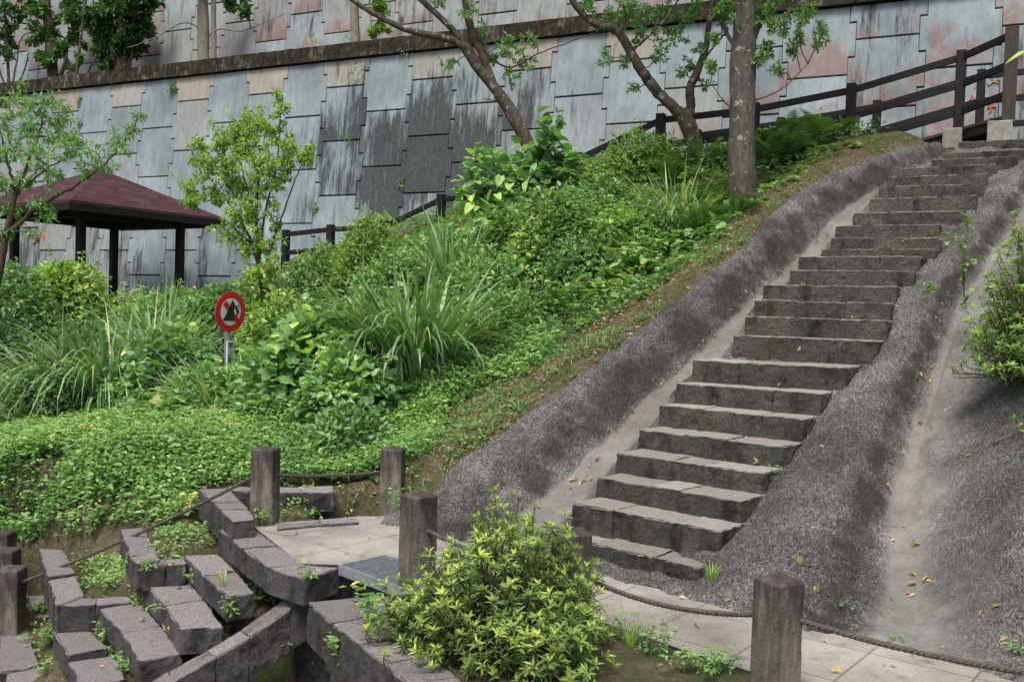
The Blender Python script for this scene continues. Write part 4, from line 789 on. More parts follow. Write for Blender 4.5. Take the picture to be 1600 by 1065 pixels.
shrub('small broad leaved clump on the lower slope above the bank herbs', 860, 505, 10.3, 45, mat=M_vine, N=700, L=.075, wr=.7, shape='heart', tint=.5, lump=.4, ybase=565)
shrub('ragged low shrub at the plant edge beside the middle of the curb', 960, 445, 11, 42, mat=M_under, N=900, L=.06, tint=.55, lump=.45, ybase=500, nst=30)
shrub('dark glossy shrub under the leaning trunk, left side', 790, 330, 13, 45, mat=M_dark, N=1100, L=.08, tint=.6, lump=.35, ybase=420)
shrub('pale green shrub between the railing bush and the centre grass', 620, 385, 13.2, 55, mat=M_herb, N=1400, L=.075, tint=.45, lump=.38, ybase=470)
shrub('loose shrub behind the big leaved mass and the sign', 440, 440, 12.8, 60, mat=M_yel, N=1300, L=.075, tint=.4, lump=.42, ybase=540)
shrub('bright green bush against the posts of the pavilion', 100, 397, 16.5, 62, mat=M_yel, N=2200, L=.1, wr=.65, tint=.42, lump=.3, ybase=500)
shrub('leafy bush below the left side of the pavilion roof', 20, 405, 15.5, 60, mat=M_under, N=1700, L=.1, tint=.55, lump=.3, ybase=520)
shrub('dark bush at the left edge below the slender tree', 10, 490, 13, 70, mat=M_dark, N=2200, L=.09, tint=.45, ybase=640)
shrub('darker green shrub between the left grass clumps', 125, 500, 12.6, 65, mat=M_under, N=1900, L=.085, tint=.35, ybase=640)
shrub('low bush behind the sign below the pavilion corner post', 255, 442, 15, 70, mat=M_herb, N=1800, L=.085, tint=.6, ybase=540)
shrub('bush between the round sign and the yellow green sapling', 345, 432, 14.5, 62, mat=M_vine, N=1500, L=.1, wr=.7, tint=.42, ybase=540)
shrub('dense small leaved bush at the foot of the sapling', 415, 415, 14, 52, mat=M_under, N=2000, L=.07, tint=.55, ybase=540)
shrub('yellow green bush in front of the low left end of the railing', 578, 338, 15.5, 58, mat=M_yel, N=2400, L=.08, wr=.5, shape='lance', tint=.35, lump=.33, ybase=440)
shrub('small bush at the foot of the railing left of the yellow green bush', 500, 385, 16, 50, mat=M_under, N=1500, L=.08, tint=.6, ybase=460)
shrub('broad leaved shrub under the leaning lichen covered trunk', 800, 292, 13.6, 62, mat=M_vine, N=1300, L=.11, wr=.75, shape='heart', tint=.5, lump=.4, ybase=400)
shrub('tall big leaved shrub rising against the black stained panels', 858, 165, 13.8, 42, mat=M_vine, N=330, L=.17, wr=.8, shape='heart', tint=.35, lump=.5, ybase=330, shell=.6, nst=16)
shrub('open twiggy shrub left of the leaning trunk', 775, 205, 14, 42, mat=M_vine, N=230, L=.15, wr=.75, shape='heart', tint=.5, lump=.55, ybase=330, shell=.6, nst=14)
shrub('brownish vine covered shrub in the middle of the slope', 880, 280, 12.4, 70, mat=M_under, N=3000, L=.075, tint=.62, lump=.3, ybase=430)
shrub('vine tangle below the middle railing post', 955, 268, 13.0, 62, mat=M_under, N=2600, L=.075, tint=.5, lump=.3, ybase=400)
shrub('mid slope bush above the bright herbs, with reddish twigs', 910, 358, 11.8, 75, mat=M_under, N=2800, L=.07, wr=.5, tint=.4, lump=.3, ybase=500, nst=40)
shrub('dark green bush right of the tall grass in the centre', 760, 385, 11.6, 72, mat=M_herb, N=2400, L=.065, tint=.35, lump=.3, ybase=530)
shrub('leafy mound between the centre grass and the curb slope', 800, 462, 10.8, 75, mat=M_herb, N=2800, L=.058, tint=.35, lump=.28, ybase=580)
shrub('small mound of bright herbs at the edge of the brown slope', 700, 565, 9.8, 62, mat=M_herb, N=2400, L=.052, tint=.5, lump=.25, ybase=625)
shrub('dark ferny shrub left of the straight grey trunk', 1075, 330, 12.2, 62, mat=M_dark, N=2000, L=.07, tint=.6, lump=.28, ybase=430)
shrub('green herb mound downhill of the straight grey trunk', 1000, 395, 11.6, 60, mat=M_herb, N=2300, L=.06, tint=.3, lump=.28, ybase=490)
shrub('bushy plant under the railing behind the crooked tree', 1010, 205, 14.6, 62, mat=M_yel, N=2200, L=.1, wr=.32, shape='lance', tint=.15, lump=.3, ybase=300)
shrub('dense dark plant between the crooked tree and straight trunk', 1110, 215, 14.2, 45, mat=M_dark, N=1500, L=.08, wr=.35, shape='lance', tint=.6, ybase=300)
shrub('wiry bush right of the straight trunk beneath the railing', 1340, 178, 13.8, 48, mat=M_under, N=420, L=.07, tint=.55, lump=.45, ybase=245, shell=.7, nst=26)
shrub('small leafy plant standing up in front of the boardwalk rails', 1276, 180, 14, 17, mat=M_yel, N=150, L=.08, tint=.45, lump=.4, ybase=240, shell=.8, nst=8)
for i, (px, py, D, n, L, W_, le, cu_, sp, tn, lab) in enumerate([
    (655, 545, 10.2, 270, 1.55, .032, .16, 1.6, .36, .42, 'tall wide bladed grass clump in the centre of the slope'), (595, 520, 10.6, 240, 1.5, .026, .2, 1.8, .25, .55, 'grass clump left of the tall centre clump, behind the big leaved thicket'),
    (560, 500, 11.5, 120, 1.3, .02, .3, 1.3, .3, .5, 'thin grass clump between the thicket and the railing bush'), (710, 400, 12.6, 120, 1.4, .024, .2, .9, .2, .55, 'stiff grass tuft below the railing left of the leaning tree'),
    (1062, 320, 12.8, 330, .95, .02, .6, 1.7, .25, .6, 'arching silvery grass tussock left of the straight grey trunk'), (1005, 355, 12, 90, .7, .016, .5, 1.5, .18, .55, 'small arching tuft downhill of the silvery tussock'),
    (170, 590, 12.0, 260, 1.8, .022, .18, 2.0, .35, .6, 'tall drooping silvery grass clump in the left thicket'), (95, 600, 11.8, 170, 1.5, .02, .2, 2.0, .3, .55, 'drooping grass clump at the left below the bright bush'), (250, 520, 13.4, 190, 1.7, .022, .2, 1.8, .3, .5, 'pale grass clump under the pavilion corner, behind the round leaved shrub'),
    (345, 640, 10.6, 200, 1.0, .012, .55, 1.3, .22, .75, 'yellow green grass clump leaning over the sign post'), (140, 610, 11.6, 90, .9, .016, .5, 2.0, .25, .75, 'pale grass tuft hanging over the edge of the field'), (400, 560, 11.2, 130, .9, .013, .5, 1.6, .25, .65, 'wispy silver grass right of the sign post')]):
    grass_clump(lab, px, py, D, int(n*1.9), L, W_*1.35, le, cu_, sp*1.15, tn+.1)
fern_spots = [(1215, 285, 13.2, .75, 'bright fern immediately right of the straight trunk'), (1260, 265, 13.4, .7, 'fern clump below the railing near the top of the bank'), (1190, 262, 13.8, .7, 'fern behind the straight trunk on its right side'), (1110, 300, 12.9, .6, 'fern just left of the straight trunk'), (1130, 340, 12.2, .55, 'low fern at the left foot of the straight trunk'), (1095, 375, 11.6, .5, 'fern fronds in the dark herbs below the trunk'), (1150, 400, 11.2, .4, 'small fern on the bare strip below the trunk'), (980, 300, 13, .6, 'fern beside the vine tangle'), (1300, 245, 13.6, .5, 'small fern near the upper end of the curb'), (1060, 260, 13.8, .6, 'fern above the silvery tussock'), (850, 430, 11.2, .45, 'fern in the middle of the leafy slope')]
for px, py, D, L, lab in fern_spots: fern(lab, px, py, D, 13, L, .6)
# ================================================================== TREES
def curve(pts, n=6):
    A = np.array(pts, float); out = []
    for i in range(len(A)-1):
        for t in np.linspace(0, 1, n, endpoint=False): out.append(cat(A[max(i-1, 0)], A[i], A[i+1], A[min(i+2, len(A)-1)], t))
    out.append(A[-1]); return np.array(out)
DENS = 5.5; CLR = 1.2
def tree(label, name, trunk, limbs, clusters, D, bark, leafm, L=.07, wr=.5, shape='ovate', tint=.5, twig=.008, per=60, base=None, group=None, droop=.3, twn=3, n=10, crown=None, cat_='tree', tlen=.25):
    """trunk/limbs: lists of (px, py, r[, dD]); clusters: (px, py, rpx, k)"""
    w3 = lambda q: np.append(P(q[0], q[1], D+(q[3] if len(q) > 3 else 0)), q[2])
    T = curve([w3(q) for q in trunk]); b = T[0][:3]; r = empty(name, b, label, cat_, group); mb = MB(); mb.tube(T[:, :3], T[:, 3], 14, noise=.12, seed=int(D*10)); mb.build('trunk', bark, r, True)
    nodes = [T[2:, :3]]; m2 = MB()
    for lb in limbs:
        A_ = curve([w3(q) for q in lb]); A_[:, :3] += np.array([0, 1, 0])*rng.normal(0, .02, (len(A_), 1)); m2.tube(A_[:, :3], A_[:, 3], 9, noise=.1); nodes.append(A_[:, :3])
    nodes = np.concatenate(nodes); lv = LV(); m3 = MB()
    for cl in clusters:
        px, py, rp, k = cl[:4]; s_ = D/F; c = P(px, py, D+rng.normal(0, rp*s_*.5)); R_c = rp*s_*CLR; nt_ = max(4, int(twn*k*1.8*CLR**2)); j = np.argmin(((nodes-c)**2).sum(1)+np.maximum(0, nodes[:, 2]-c[2])*.4); st = nodes[j]
        hub = st+(c-st)*.6+rng.normal(0, .03, 3)
        if np.linalg.norm(c-st) > R_c*.6: m3.tube(curve([st, (st+hub)/2+rng.normal(0, .03, 3)+[0, 0, .03], hub], 4), np.linspace(twig*1.6, twig, 9), 5)
        for q in range(nt_):
            e = c+unit(rng.normal(0, 1, 3))*R_c*rng.uniform(.2, 1.05); tw = curve([hub, (hub+e)/2+rng.normal(0, .04, 3)*max(R_c*3, .3), e], 4); m3.tube(tw, np.linspace(twig*.8, twig*.25, len(tw)), 4, cap=False)
            nl = max(4, int(per*DENS*k/nt_)); t = 1-rng.random(nl)**1.5*.8; i_ = np.minimum((t*(len(tw)-1)).astype(int), len(tw)-2); fr = t*(len(tw)-1)-i_; p = tw[i_]+(tw[i_+1]-tw[i_])*fr[:, None]; ax_ = unit(e-hub)
            d = unit(ax_*.5+rng.normal(0, .8, (nl, 3))+[0, 0, -.1]); p = p+d*.02
            lv.leaves(p, d, np.array([0, 0, 1.])+rng.normal(0, .45, (nl, 3)), L*rng.uniform(.55, 1.25, nl), wr, shape, tint+rng.normal(0, .17, nl), droop)
    if m2.V: m2.build('limb', bark, r, True)
    if m3.V: m3.build('twigs', M_twig, r, True)
    if crown:   # high crown above the picture: (center px,py, radii m, leaves)
        for (px, py, dD, R_c, N, Lc) in crown:
            c = P(px, py, D+dD); p, d, rr_ = mound_points(c, R_c, R_c, R_c*.75, N, .35, int(px)+7, .9, -1, 2.2); lv.leaves(p, unit(rng.normal(0, 1, (N, 3))+[0, 0, -.3]), np.array([0, 0, 1.])+rng.normal(0, .5, (N, 3)), Lc*rng.uniform(.6, 1.3, N), wr, shape, tint+rng.normal(0, .17, N), droop)
            mm = MB(); stems(mm, nodes[np.argmin(((nodes-c)**2).sum(1))], p[rng.integers(0, N, 14)], .03, .15)
            mm.build('limb', bark, r, True)
    lv.build('crown', leafm, r); return r
tree('straight grey trunked tree with a mossy foot beside the curb', 'tree', [(1163, 350, .25), (1162, 325, .2), (1160, 280, .17), (1160, 200, .16), (1160, 120, .155), (1163, 60, .15), (1165, 0, .145), (1166, -100, .13), (1168, -260, .09)],
     [[(1172, 70, .05), (1185, 40, .04), (1198, 10, .035), (1215, -30, .03, .2)], [(1155, 90, .03), (1135, 50, .02), (1115, 15, .014)], [(1170, 160, .012), (1220, 140, .008), (1262, 100, .006, -.2)], [(1150, 180, .012), (1125, 150, .008), (1110, 130, .006)]],
     [(1190, 25, 22, 1), (1225, 35, 20, .8), (1250, 45, 18, .7), (1280, 55, 14, .5), (1200, 75, 18, .5), (1240, 75, 14, .4), (1285, 40, 10, .3), (1195, 95, 14, .4), (1130, 20, 24, 1), (1105, 60, 16, .5), (1150, 10, 20, .8), (1115, 95, 14, .4), (1170, 45, 14, .5), (1205, 0, 24, 1), (1265, 15, 16, .6), (1215, 105, 10, .25)], 12.2, M_bark, M_under, .062, .42, 'lobed', .62, .006, 48, crown=[(1170, -330, 0, 1.6, 5200, .1), (1330, -260, .6, 1.2, 3000, .1)])
tree('leaning lichen spotted tree with forked limbs before the dark stained panels', 'tree', [(858, 312, .14), (850, 290, .125), (838, 255, .11), (820, 215, .105), (800, 178, .1), (778, 145, .095), (760, 120, .09)],
     [[(762, 123, .085), (745, 105, .075), (722, 72, .065), (695, 60, .058), (640, 48, .05), (590, 25, .042), (538, -8, .035), (480, -40, .03)], [(770, 135, .06), (745, 95, .06), (715, 55, .055), (685, 25, .05), (648, -10, .045), (600, -60, .04)], [(775, 140, .05), (757, 95, .06), (740, 55, .06), (728, 10, .055), (722, -60, .05)], [(800, 180, .012), (780, 160, .008), (755, 155, .006)], [(740, 60, .02), (790, 105, .014), (840, 85, .01), (905, 60, .008), (960, 45, .006)]],
     [(790, 75, 22, .6), (815, 95, 22, .7), (770, 95, 16, .5), (800, 115, 18, .5), (760, 55, 18, .5), (830, 60, 16, .4), (700, 95, 12, .3), (740, 20, 25, .6), (680, -10, 25, .6), (790, 60, 12, .3), (812, 75, 10, .3)], 15, M_bark2, M_vine, .075, .5, 'ovate', .5, .006, 30, crown=[(640, -260, 0, 1.4, 2200, .12)])
tree('crooked forked tree between the railing and the straight trunk', 'tree', [(1093, 262, .15), (1090, 245, .13), (1082, 215, .12), (1073, 190, .12), (1062, 175, .115)],
     [[(1066, 182, .1), (1048, 165, .085), (1020, 135, .08), (1000, 108, .075), (980, 72, .07), (962, 48, .065), (930, 38, .055), (900, 10, .05), (880, -30, .04)], [(1076, 190, .075), (1080, 165, .07), (1078, 140, .065), (1090, 110, .06), (1103, 75, .05), (1108, 35, .045), (1118, -20, .04)], [(1092, 105, .02), (1110, 80, .015), (1135, 50, .012)], [(985, 80, .03), (1010, 60, .02), (1040, 30, .015), (1060, 0, .012)]],
     [(955, 20, 28, 1), (985, 10, 28, 1), (1010, 25, 28, 1), (1040, 15, 28, 1), (1000, 55, 22, .6), (1035, 60, 20, .5), (1080, 20, 26, .9), (1060, 45, 20, .6), (1075, 100, 12, .3), (1095, 75, 14, .4), (975, 95, 12, .3), (945, 90, 10, .3), (1060, 110, 12, .3), (1105, 130, 10, .2), (990, 135, 10, .2), (1035, 85, 14, .3), (915, 5, 20, .6)], 14.6, M_bark2, M_vine, .068, .45, 'ovate', .42, .006, 55, crown=[(1010, -240, 0, 1.5, 3200, .11)])
DENS = 5; CLR = 1.65
tree('yellow green leafy sapling standing in front of the wall, right of the pavilion', 'sapling', [(412, 470, .04), (408, 430, .035), (402, 380, .03), (400, 330, .022), (405, 270, .016)],
     [[(406, 420, .02), (385, 360, .016), (355, 315, .012), (325, 275, .008)], [(405, 400, .02), (415, 330, .015), (430, 270, .011), (437, 200, .008), (438, 155, .004)], [(408, 430, .018), (440, 340, .013), (462, 280, .009), (482, 238, .006)], [(402, 350, .014), (385, 290, .01), (370, 225, .007)], [(392, 380, .014), (345, 340, .008), (310, 330, .005)]],
     [(322, 262, 20, .8), (345, 225, 20, .8), (310, 225, 12, .5), (370, 200, 24, 1.2), (395, 190, 22, 1), (420, 205, 22, 1), (380, 235, 26, 1.2), (405, 250, 26, 1.3), (350, 260, 22, 1), (440, 250, 22, .9), (455, 235, 18, .6), (483, 243, 14, .6), (487, 228, 9, .3), (438, 175, 10, .3), (437, 152, 7, .2), (290, 290, 18, .7), (300, 315, 14, .4), (330, 300, 20, .7), (365, 290, 24, 1), (395, 295, 24, 1.1), (425, 290, 20, .7), (370, 330, 18, .7), (400, 340, 22, 1), (380, 380, 20, .8), (410, 385, 22, 1), (350, 360, 14, .4), (432, 340, 14, .5), (415, 425, 26, 1), (390, 425, 18, .7), (445, 275, 14, .4), (305, 250, 10, .3)], 13.6, M_twig, M_yel, .06, .5, 'ovate', .58, .003, 95, droop=.4)
DENS = 3; CLR = 1.35
tree('slender pale leaved tree at the left edge in front of the pavilion', 'tree', [(-25, 520, .05), (-5, 440, .045), (8, 375, .04), (20, 320, .03), (28, 290, .025)],
     [[(10, 368, .028), (45, 335, .022), (85, 308, .017), (122, 288, .013), (165, 255, .01), (198, 215, .007), (222, 182, .004)], [(26, 300, .02), (15, 265, .016), (5, 225, .01), (-5, 170, .007)], [(28, 292, .02), (45, 250, .015), (62, 205, .01), (78, 160, .006)], [(22, 310, .016), (50, 280, .012), (95, 250, .008), (135, 222, .005)], [(5, 380, .02), (-15, 340, .015), (-30, 280, .01)]],
     [(15, 150, 24, .9), (45, 158, 22, .9), (75, 160, 22, .8), (10, 190, 26, 1), (45, 200, 26, 1), (90, 195, 20, .8), (15, 235, 26, 1), (60, 240, 26, 1), (100, 235, 22, .8), (130, 222, 20, .7), (155, 245, 20, .7), (185, 222, 18, .6), (200, 205, 14, .5), (215, 180, 9, .3), (175, 265, 12, .3), (40, 275, 24, .9), (85, 275, 22, .8), (5, 290, 24, .9), (60, 315, 18, .5), (20, 330, 20, .6), (-10, 250, 26, .8), (125, 265, 16, .4), (75, 335, 10, .3), (65, 210, 18, .6), (-5, 350, 18, .5), (110, 210, 14, .4), (52, 362, 8, .2)], 10.8, M_twig, M_vine, .068, .3, 'lance', .62, .004, 70, droop=.45)
DENS = 6; CLR = 1.25
# trees standing on the terrace between the two walls
def tb_(px, py=100): u, v = Wl(px, py, 1.2); p = wpt(u, 6.62, -1.0); return p
def ttree(label, px, trunk_off, r_, clusters, mat, L, limbs=(), bark=M_bark2, tint=.4, per=50, top=-120, wr=.5, shape='ovate'):
    b = tb_(px); D = b[1]; bx, by = proj(b); tr = [(bx, by, r_*1.25), (bx+trunk_off*.15, by-30, r_*1.05), (bx+trunk_off*.5, by-90, r_), (bx+trunk_off, by-160, r_*.85), (bx+trunk_off*1.1, top, r_*.7)]
    lb = [[(bx+a, by+b_, rr_) for a, b_, rr_ in l_] for l_ in limbs]
    return tree(label, 'terrace_tree', tr, lb, clusters, D, bark, mat, L, wr, shape, tint, .012, per, group='trees on the terrace behind the coping')
ttree('dark trunked tree on the terrace above the pavilion', 97, -14, .16, [(70, 15, 26, 1), (110, 20, 24, 1), (130, 5, 26, 1), (95, 75, 16, .6), (75, 100, 14, .5), (60, 90, 14, .5), (120, 60, 18, .6), (85, 45, 16, .5), (60, 60, 16, .5), (140, 35, 22, .8)], M_dark, .2, [[(0, -10, .07), (15, -40, .06), (22, -90, .05)]], tint=.75)
ttree('bushy dark green tree on the terrace, right of the dark trunk', 203, -4, .18, [(160, 20, 24, 1.2), (190, 15, 26, 1.4), (215, 25, 24, 1.3), (175, 50, 24, 1.2), (205, 55, 24, 1.3), (228, 45, 14, .8), (220, 68, 12, .6), (150, 45, 20, 1), (195, 82, 20, .9), (165, 75, 16, .7), (140, 25, 20, .9), (235, 10, 14, .7), (175, 95, 12, .4), (180, 0, 28, 1.4), (215, 0, 25, 1.2)], M_dark, .2, [[(0, -5, .07), (12, -40, .06), (14, -80, .04)], [(-2, -5, .06), (-14, -40, .05), (-22, -80, .03)]], per=70, tint=.45)
ttree('thin stemmed shrub like tree at the left end of the terrace', 28, -8, .05, [(10, 20, 26, 1), (35, 35, 22, .8), (15, 60, 20, .7), (45, 15, 24, .9), (20, 90, 16, .4), (0, 40, 24, .9), (5, 80, 18, .4), (60, 45, 16, .4)], M_dark, .15, [[(0, 0, .04), (-15, -40, .03), (-25, -80, .02)], [(0, 0, .04), (10, -45, .03), (15, -85, .02)], [(2, 0, .03), (22, -40, .025), (30, -70, .02)]], tint=.55)
ttree('slim multi stemmed tree between the two dark terrace trees', 130, 18, .045, [(125, 90, 16, .5), (110, 105, 12, .4), (150, 60, 18, .6), (165, 105, 10, .3)], M_under, .16, [[(0, 0, .04), (-10, -40, .03), (-18, -70, .02)], [(2, 0, .035), (20, -30, .03), (40, -60, .02)]], tint=.55)
ttree('pale smooth trunked tree on the terrace', 328, -2, .17, [(380, 15, 16, .4), (365, 5, 18, .5), (310, -15, 26, .6), (350, -10, 24, .6)], M_dark, .18, [[(16, 0, .09), (15, -50, .08), (16, -130, .07)], [(2, -60, .03), (25, -75, .025), (60, -72, .02), (100, -88, .015), (130, -100, .01)], [(0, -70, .03), (-30, -85, .02), (-80, -60, .014), (-120, -45, .008)]], bark=M_pale)
ttree('pale trunked tree with a climbing vine further right on the terrace', 563, -6, .12, [(590, 10, 16, .8), (596, 35, 13, .7), (585, 50, 12, .6), (600, 20, 12, .6), (590, -10, 18, .8)], M_yel, .13, [[(26, 5, .02), (26, -30, .02), (20, -90, .015)]], bark=M_pale, tint=.45)
# small plants growing out of the wall joints
for i, (px, py, rp, N, m, lab) in enumerate([(270, 138, 9, 120, M_dark, 'small tuft growing from the wall just under the coping'), (124, 156, 5, 50, M_herb, 'tiny weed in a wall joint above the pavilion'), (124, 192, 5, 60, M_herb, 'tiny weed in the joint below the tiny weed above the pavilion'), (554, 118, 17, 70, M_under, 'leafy weed hanging on the upper wall panels'), (635, 78, 18, 45, M_under, 'sparse creeper hanging over the coping edge'), (547, 218, 9, 45, M_herb, 'weed in the joint between black stained panels'), (491, 324, 7, 60, M_under, 'small tuft on the wall right of the sapling'), (627, 285, 5, 30, M_herb, 'tiny sprig on the black stained panels'), (303, 238, 9, 40, M_dark, 'dark sprig on the wall left of the sapling'), (490, 60, 8, 40, M_yel, 'dry weed standing on the coping'), (545, 58, 8, 45, M_yel, 'yellowish weed standing on the coping by the pale trunk')]):
    u, v = Wl(px, py); D = wpt(u, v, .05)[1]; c = P(px, py, D); r_ = rp*D/F; rt = empty('wall_weed', c, lab, 'weed'); lv = LV(); p, d, rr_ = mound_points(c, r_, r_*.5, r_, N, .4, i, .8, -1); lv.leaves(p, unit(d+[0, -.3, -.3]), unit(d*.5+[0, -.5, .8]), .09*rng.uniform(.5, 1.1, N), .4, 'ovate', rng.normal(.5, .2, N)); lv.build('leaves', m, rt)
# ================================================================== FOREGROUND BUSH
def rosettes(lv, tips, ax, L, n=9, tint=.6, wr=.3, inner=True):
    for k in range(n):
        az = k*2.4+rng.uniform(0, 6.28, len(tips)); s1 = unit(np.cross(ax, [0.3, .2, 1.])); s2 = np.cross(ax, s1); el = np.interp(k, [0, n-1], [1.1, .1])+rng.normal(0, .18, len(tips)); rad = np.cos(az)[:, None]*s1+np.sin(az)[:, None]*s2
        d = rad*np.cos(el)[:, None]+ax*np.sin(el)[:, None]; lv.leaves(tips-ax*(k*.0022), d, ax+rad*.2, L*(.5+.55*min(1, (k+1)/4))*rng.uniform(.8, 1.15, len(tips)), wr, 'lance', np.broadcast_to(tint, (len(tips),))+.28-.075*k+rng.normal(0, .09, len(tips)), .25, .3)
def azalea(label, c, rx, ry, rz, nt_, L, seed, tint=.55, mat=None, lean=(0, 0), lump=.3, name='bush', sq=2.6):
    r = empty(name, c, label, 'bush'); c = np.array(c, float)
    p, d, rr_ = mound_points(c, rx, ry, rz, nt_, lump, seed, .68, -.05, 2.6, sq); k = p[:, 2] > c[2]+.02; p, d, rr_ = p[k], d[k], rr_[k]; p[:, :2] += np.array(lean)*((p[:, 2]-c[2])/rz)[:, None]
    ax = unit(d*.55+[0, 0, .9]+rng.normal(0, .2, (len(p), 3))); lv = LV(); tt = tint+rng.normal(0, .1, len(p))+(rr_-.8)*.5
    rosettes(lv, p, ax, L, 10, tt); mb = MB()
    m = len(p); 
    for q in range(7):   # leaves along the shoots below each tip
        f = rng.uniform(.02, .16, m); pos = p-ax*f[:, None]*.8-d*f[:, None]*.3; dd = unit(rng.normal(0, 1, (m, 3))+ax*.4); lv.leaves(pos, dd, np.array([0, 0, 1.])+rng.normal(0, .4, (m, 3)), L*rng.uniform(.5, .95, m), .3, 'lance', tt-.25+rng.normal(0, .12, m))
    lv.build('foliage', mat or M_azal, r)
    for i in range(0, m, 2):
        b = c+np.append(rng.normal(0, .06, 2), -.02); mid = (b*.45+p[i]*.55)+[*(rng.normal(0, .04, 2)), -.02]; mb.tube(curve([b, mid-d[i]*.03, p[i]-ax[i]*.06, p[i]], 3), np.linspace(.0055, .0016, 10), 4, cap=False)
    mb.build('stem', M_twig, r, True); return r
bc = G(775, 1030, -.01)
azalea('large light green bush with pointed leaf whorls in the foreground planting bed', bc+[.02, .1, 0], .5, .44, .58, 1250, .041, 3, .5, lump=.34)
azalea('low left part bush leaning over the slate kerb, beside the large foreground bush', G(650, 1000, 0), .24, .2, .3, 110, .045, 9, .4, lump=.35)
azalea('small bush at the right foot of the large foreground bush', G(880, 1060, 0), .2, .2, .3, 90, .05, 14, .4)
# bushes on the right bank
azalea('twiggy light green bush at the right edge beside the dirt gutter', P(1625, 590, 6.4), .5, .5, 1.05, 900, .043, 21, .42, M_yel, lump=.45, sq=2)
azalea('low twiggy bush at the right edge below the taller one', P(1680, 740, 5.6), .34, .35, .5, 200, .04, 27, .45, M_yel, lump=.4)
# ================================================================== SIGN
gs = Gd(360, 11); sg = empty('warning_sign', gs, 'round red rimmed warning sign with a cliff symbol on a grey post in the weeds', 'sign')
sc_ = P(360, 487, 11); Rr = .232; yw = math.radians(62); sx = np.array([math.cos(yw), math.sin(yw), 0]); sn_ = np.array([math.sin(yw), -math.cos(yw), 0]); sz_ = unit(np.array([.0, 0, 1])+sx*.05); 
def sgp(pts, dep, mat, name, th=.003):
    A_ = [sc_+sx*x*Rr+sz_*y*Rr+sn_*dep for x, y in pts]; n = len(A_); V = A_+[a-sn_*th for a in A_]; mk(name, into(sg, V), [list(range(n)), list(range(2*n-1, n-1, -1))]+[[j, n+j, n+(j+1) % n, (j+1) % n] for j in range(n)], mat, sg)
circ = lambda r, cx=0, cy=0, n=48: [(cx+r*math.cos(a), cy+r*math.sin(a)) for a in np.linspace(0, 2*math.pi, n, endpoint=False)]
sgp(circ(1), .006, M_red, 'disc', .012); sgp(circ(.67), .009, M_white, 'white_face'); sgp([(-.56, .36), (-.38, .56), (.56, -.36), (.38, -.56)][::-1], .012, M_red, 'slash')
sgp([(.06, .6), (-.12, .28), (-.28, -.02), (-.44, -.3), (-.55, -.44), (.24, -.44), (.14, -.05), (.24, .3)], .015, M_blk, 'cliff_symbol')
sgp(circ(.055, .48, .3, 16), .015, M_blk, 'figure_head'); sgp([(.3, .34), (.4, .22), (.5, .08), (.46, -.1), (.42, -.26), (.36, -.28), (.4, -.06), (.34, .06), (.24, .28)], .015, M_blk, 'falling_figure'); sgp([(.44, .1), (.56, .0), (.54, -.05), (.42, .02)], .0152, M_blk, 'figure_arm')
mb = MB(); mb.tube(np.array([gs-[0, 0, .2], sc_-[0, 0, Rr*.9]-sn_*.04, sc_+[0, 0, .05]-sn_*.04]), .035, 14); mb.build('post', M_galv, sg, True)
pc = sc_-[0, 0, Rr+.3]; mb = MB(); mb.box(pc+sn_*.006, (.1, .02, .4), np.array([sx, -sn_, [0, 0, 1]]).T, .003); mb.build('name_plate', M_white, sg)
try:
    tc = bpy.data.curves.new('plate_text', 'FONT'); tc.body = '禁\n止\n跨\n越'; tc.size = .085; tc.space_line = 1.0; tc.align_x = 'CENTER'; tc.extrude = .0015; to = bpy.data.objects.new('plate_text', tc); COL.objects.link(to); to.data.materials.append(M_blk)
    to.parent = sg; q = into(sg, [pc+sn_*.019+[0, 0, .115]])[0]; ml = Matrix(((sx[0], 0, sn_[0], q[0]), (sx[1], 0, sn_[1], q[1]), (0, 1, 0, q[2]), (0, 0, 0, 1)))
    bpy.context.view_layer.update(); me = bpy.data.meshes.new_from_object(to.evaluated_get(bpy.context.evaluated_depsgraph_get())); bpy.data.objects.remove(to); to = bpy.data.objects.new('lettering', me); COL.objects.link(to); to.parent = sg; to.matrix_local = ml
except Exception as ex: print('text', ex)
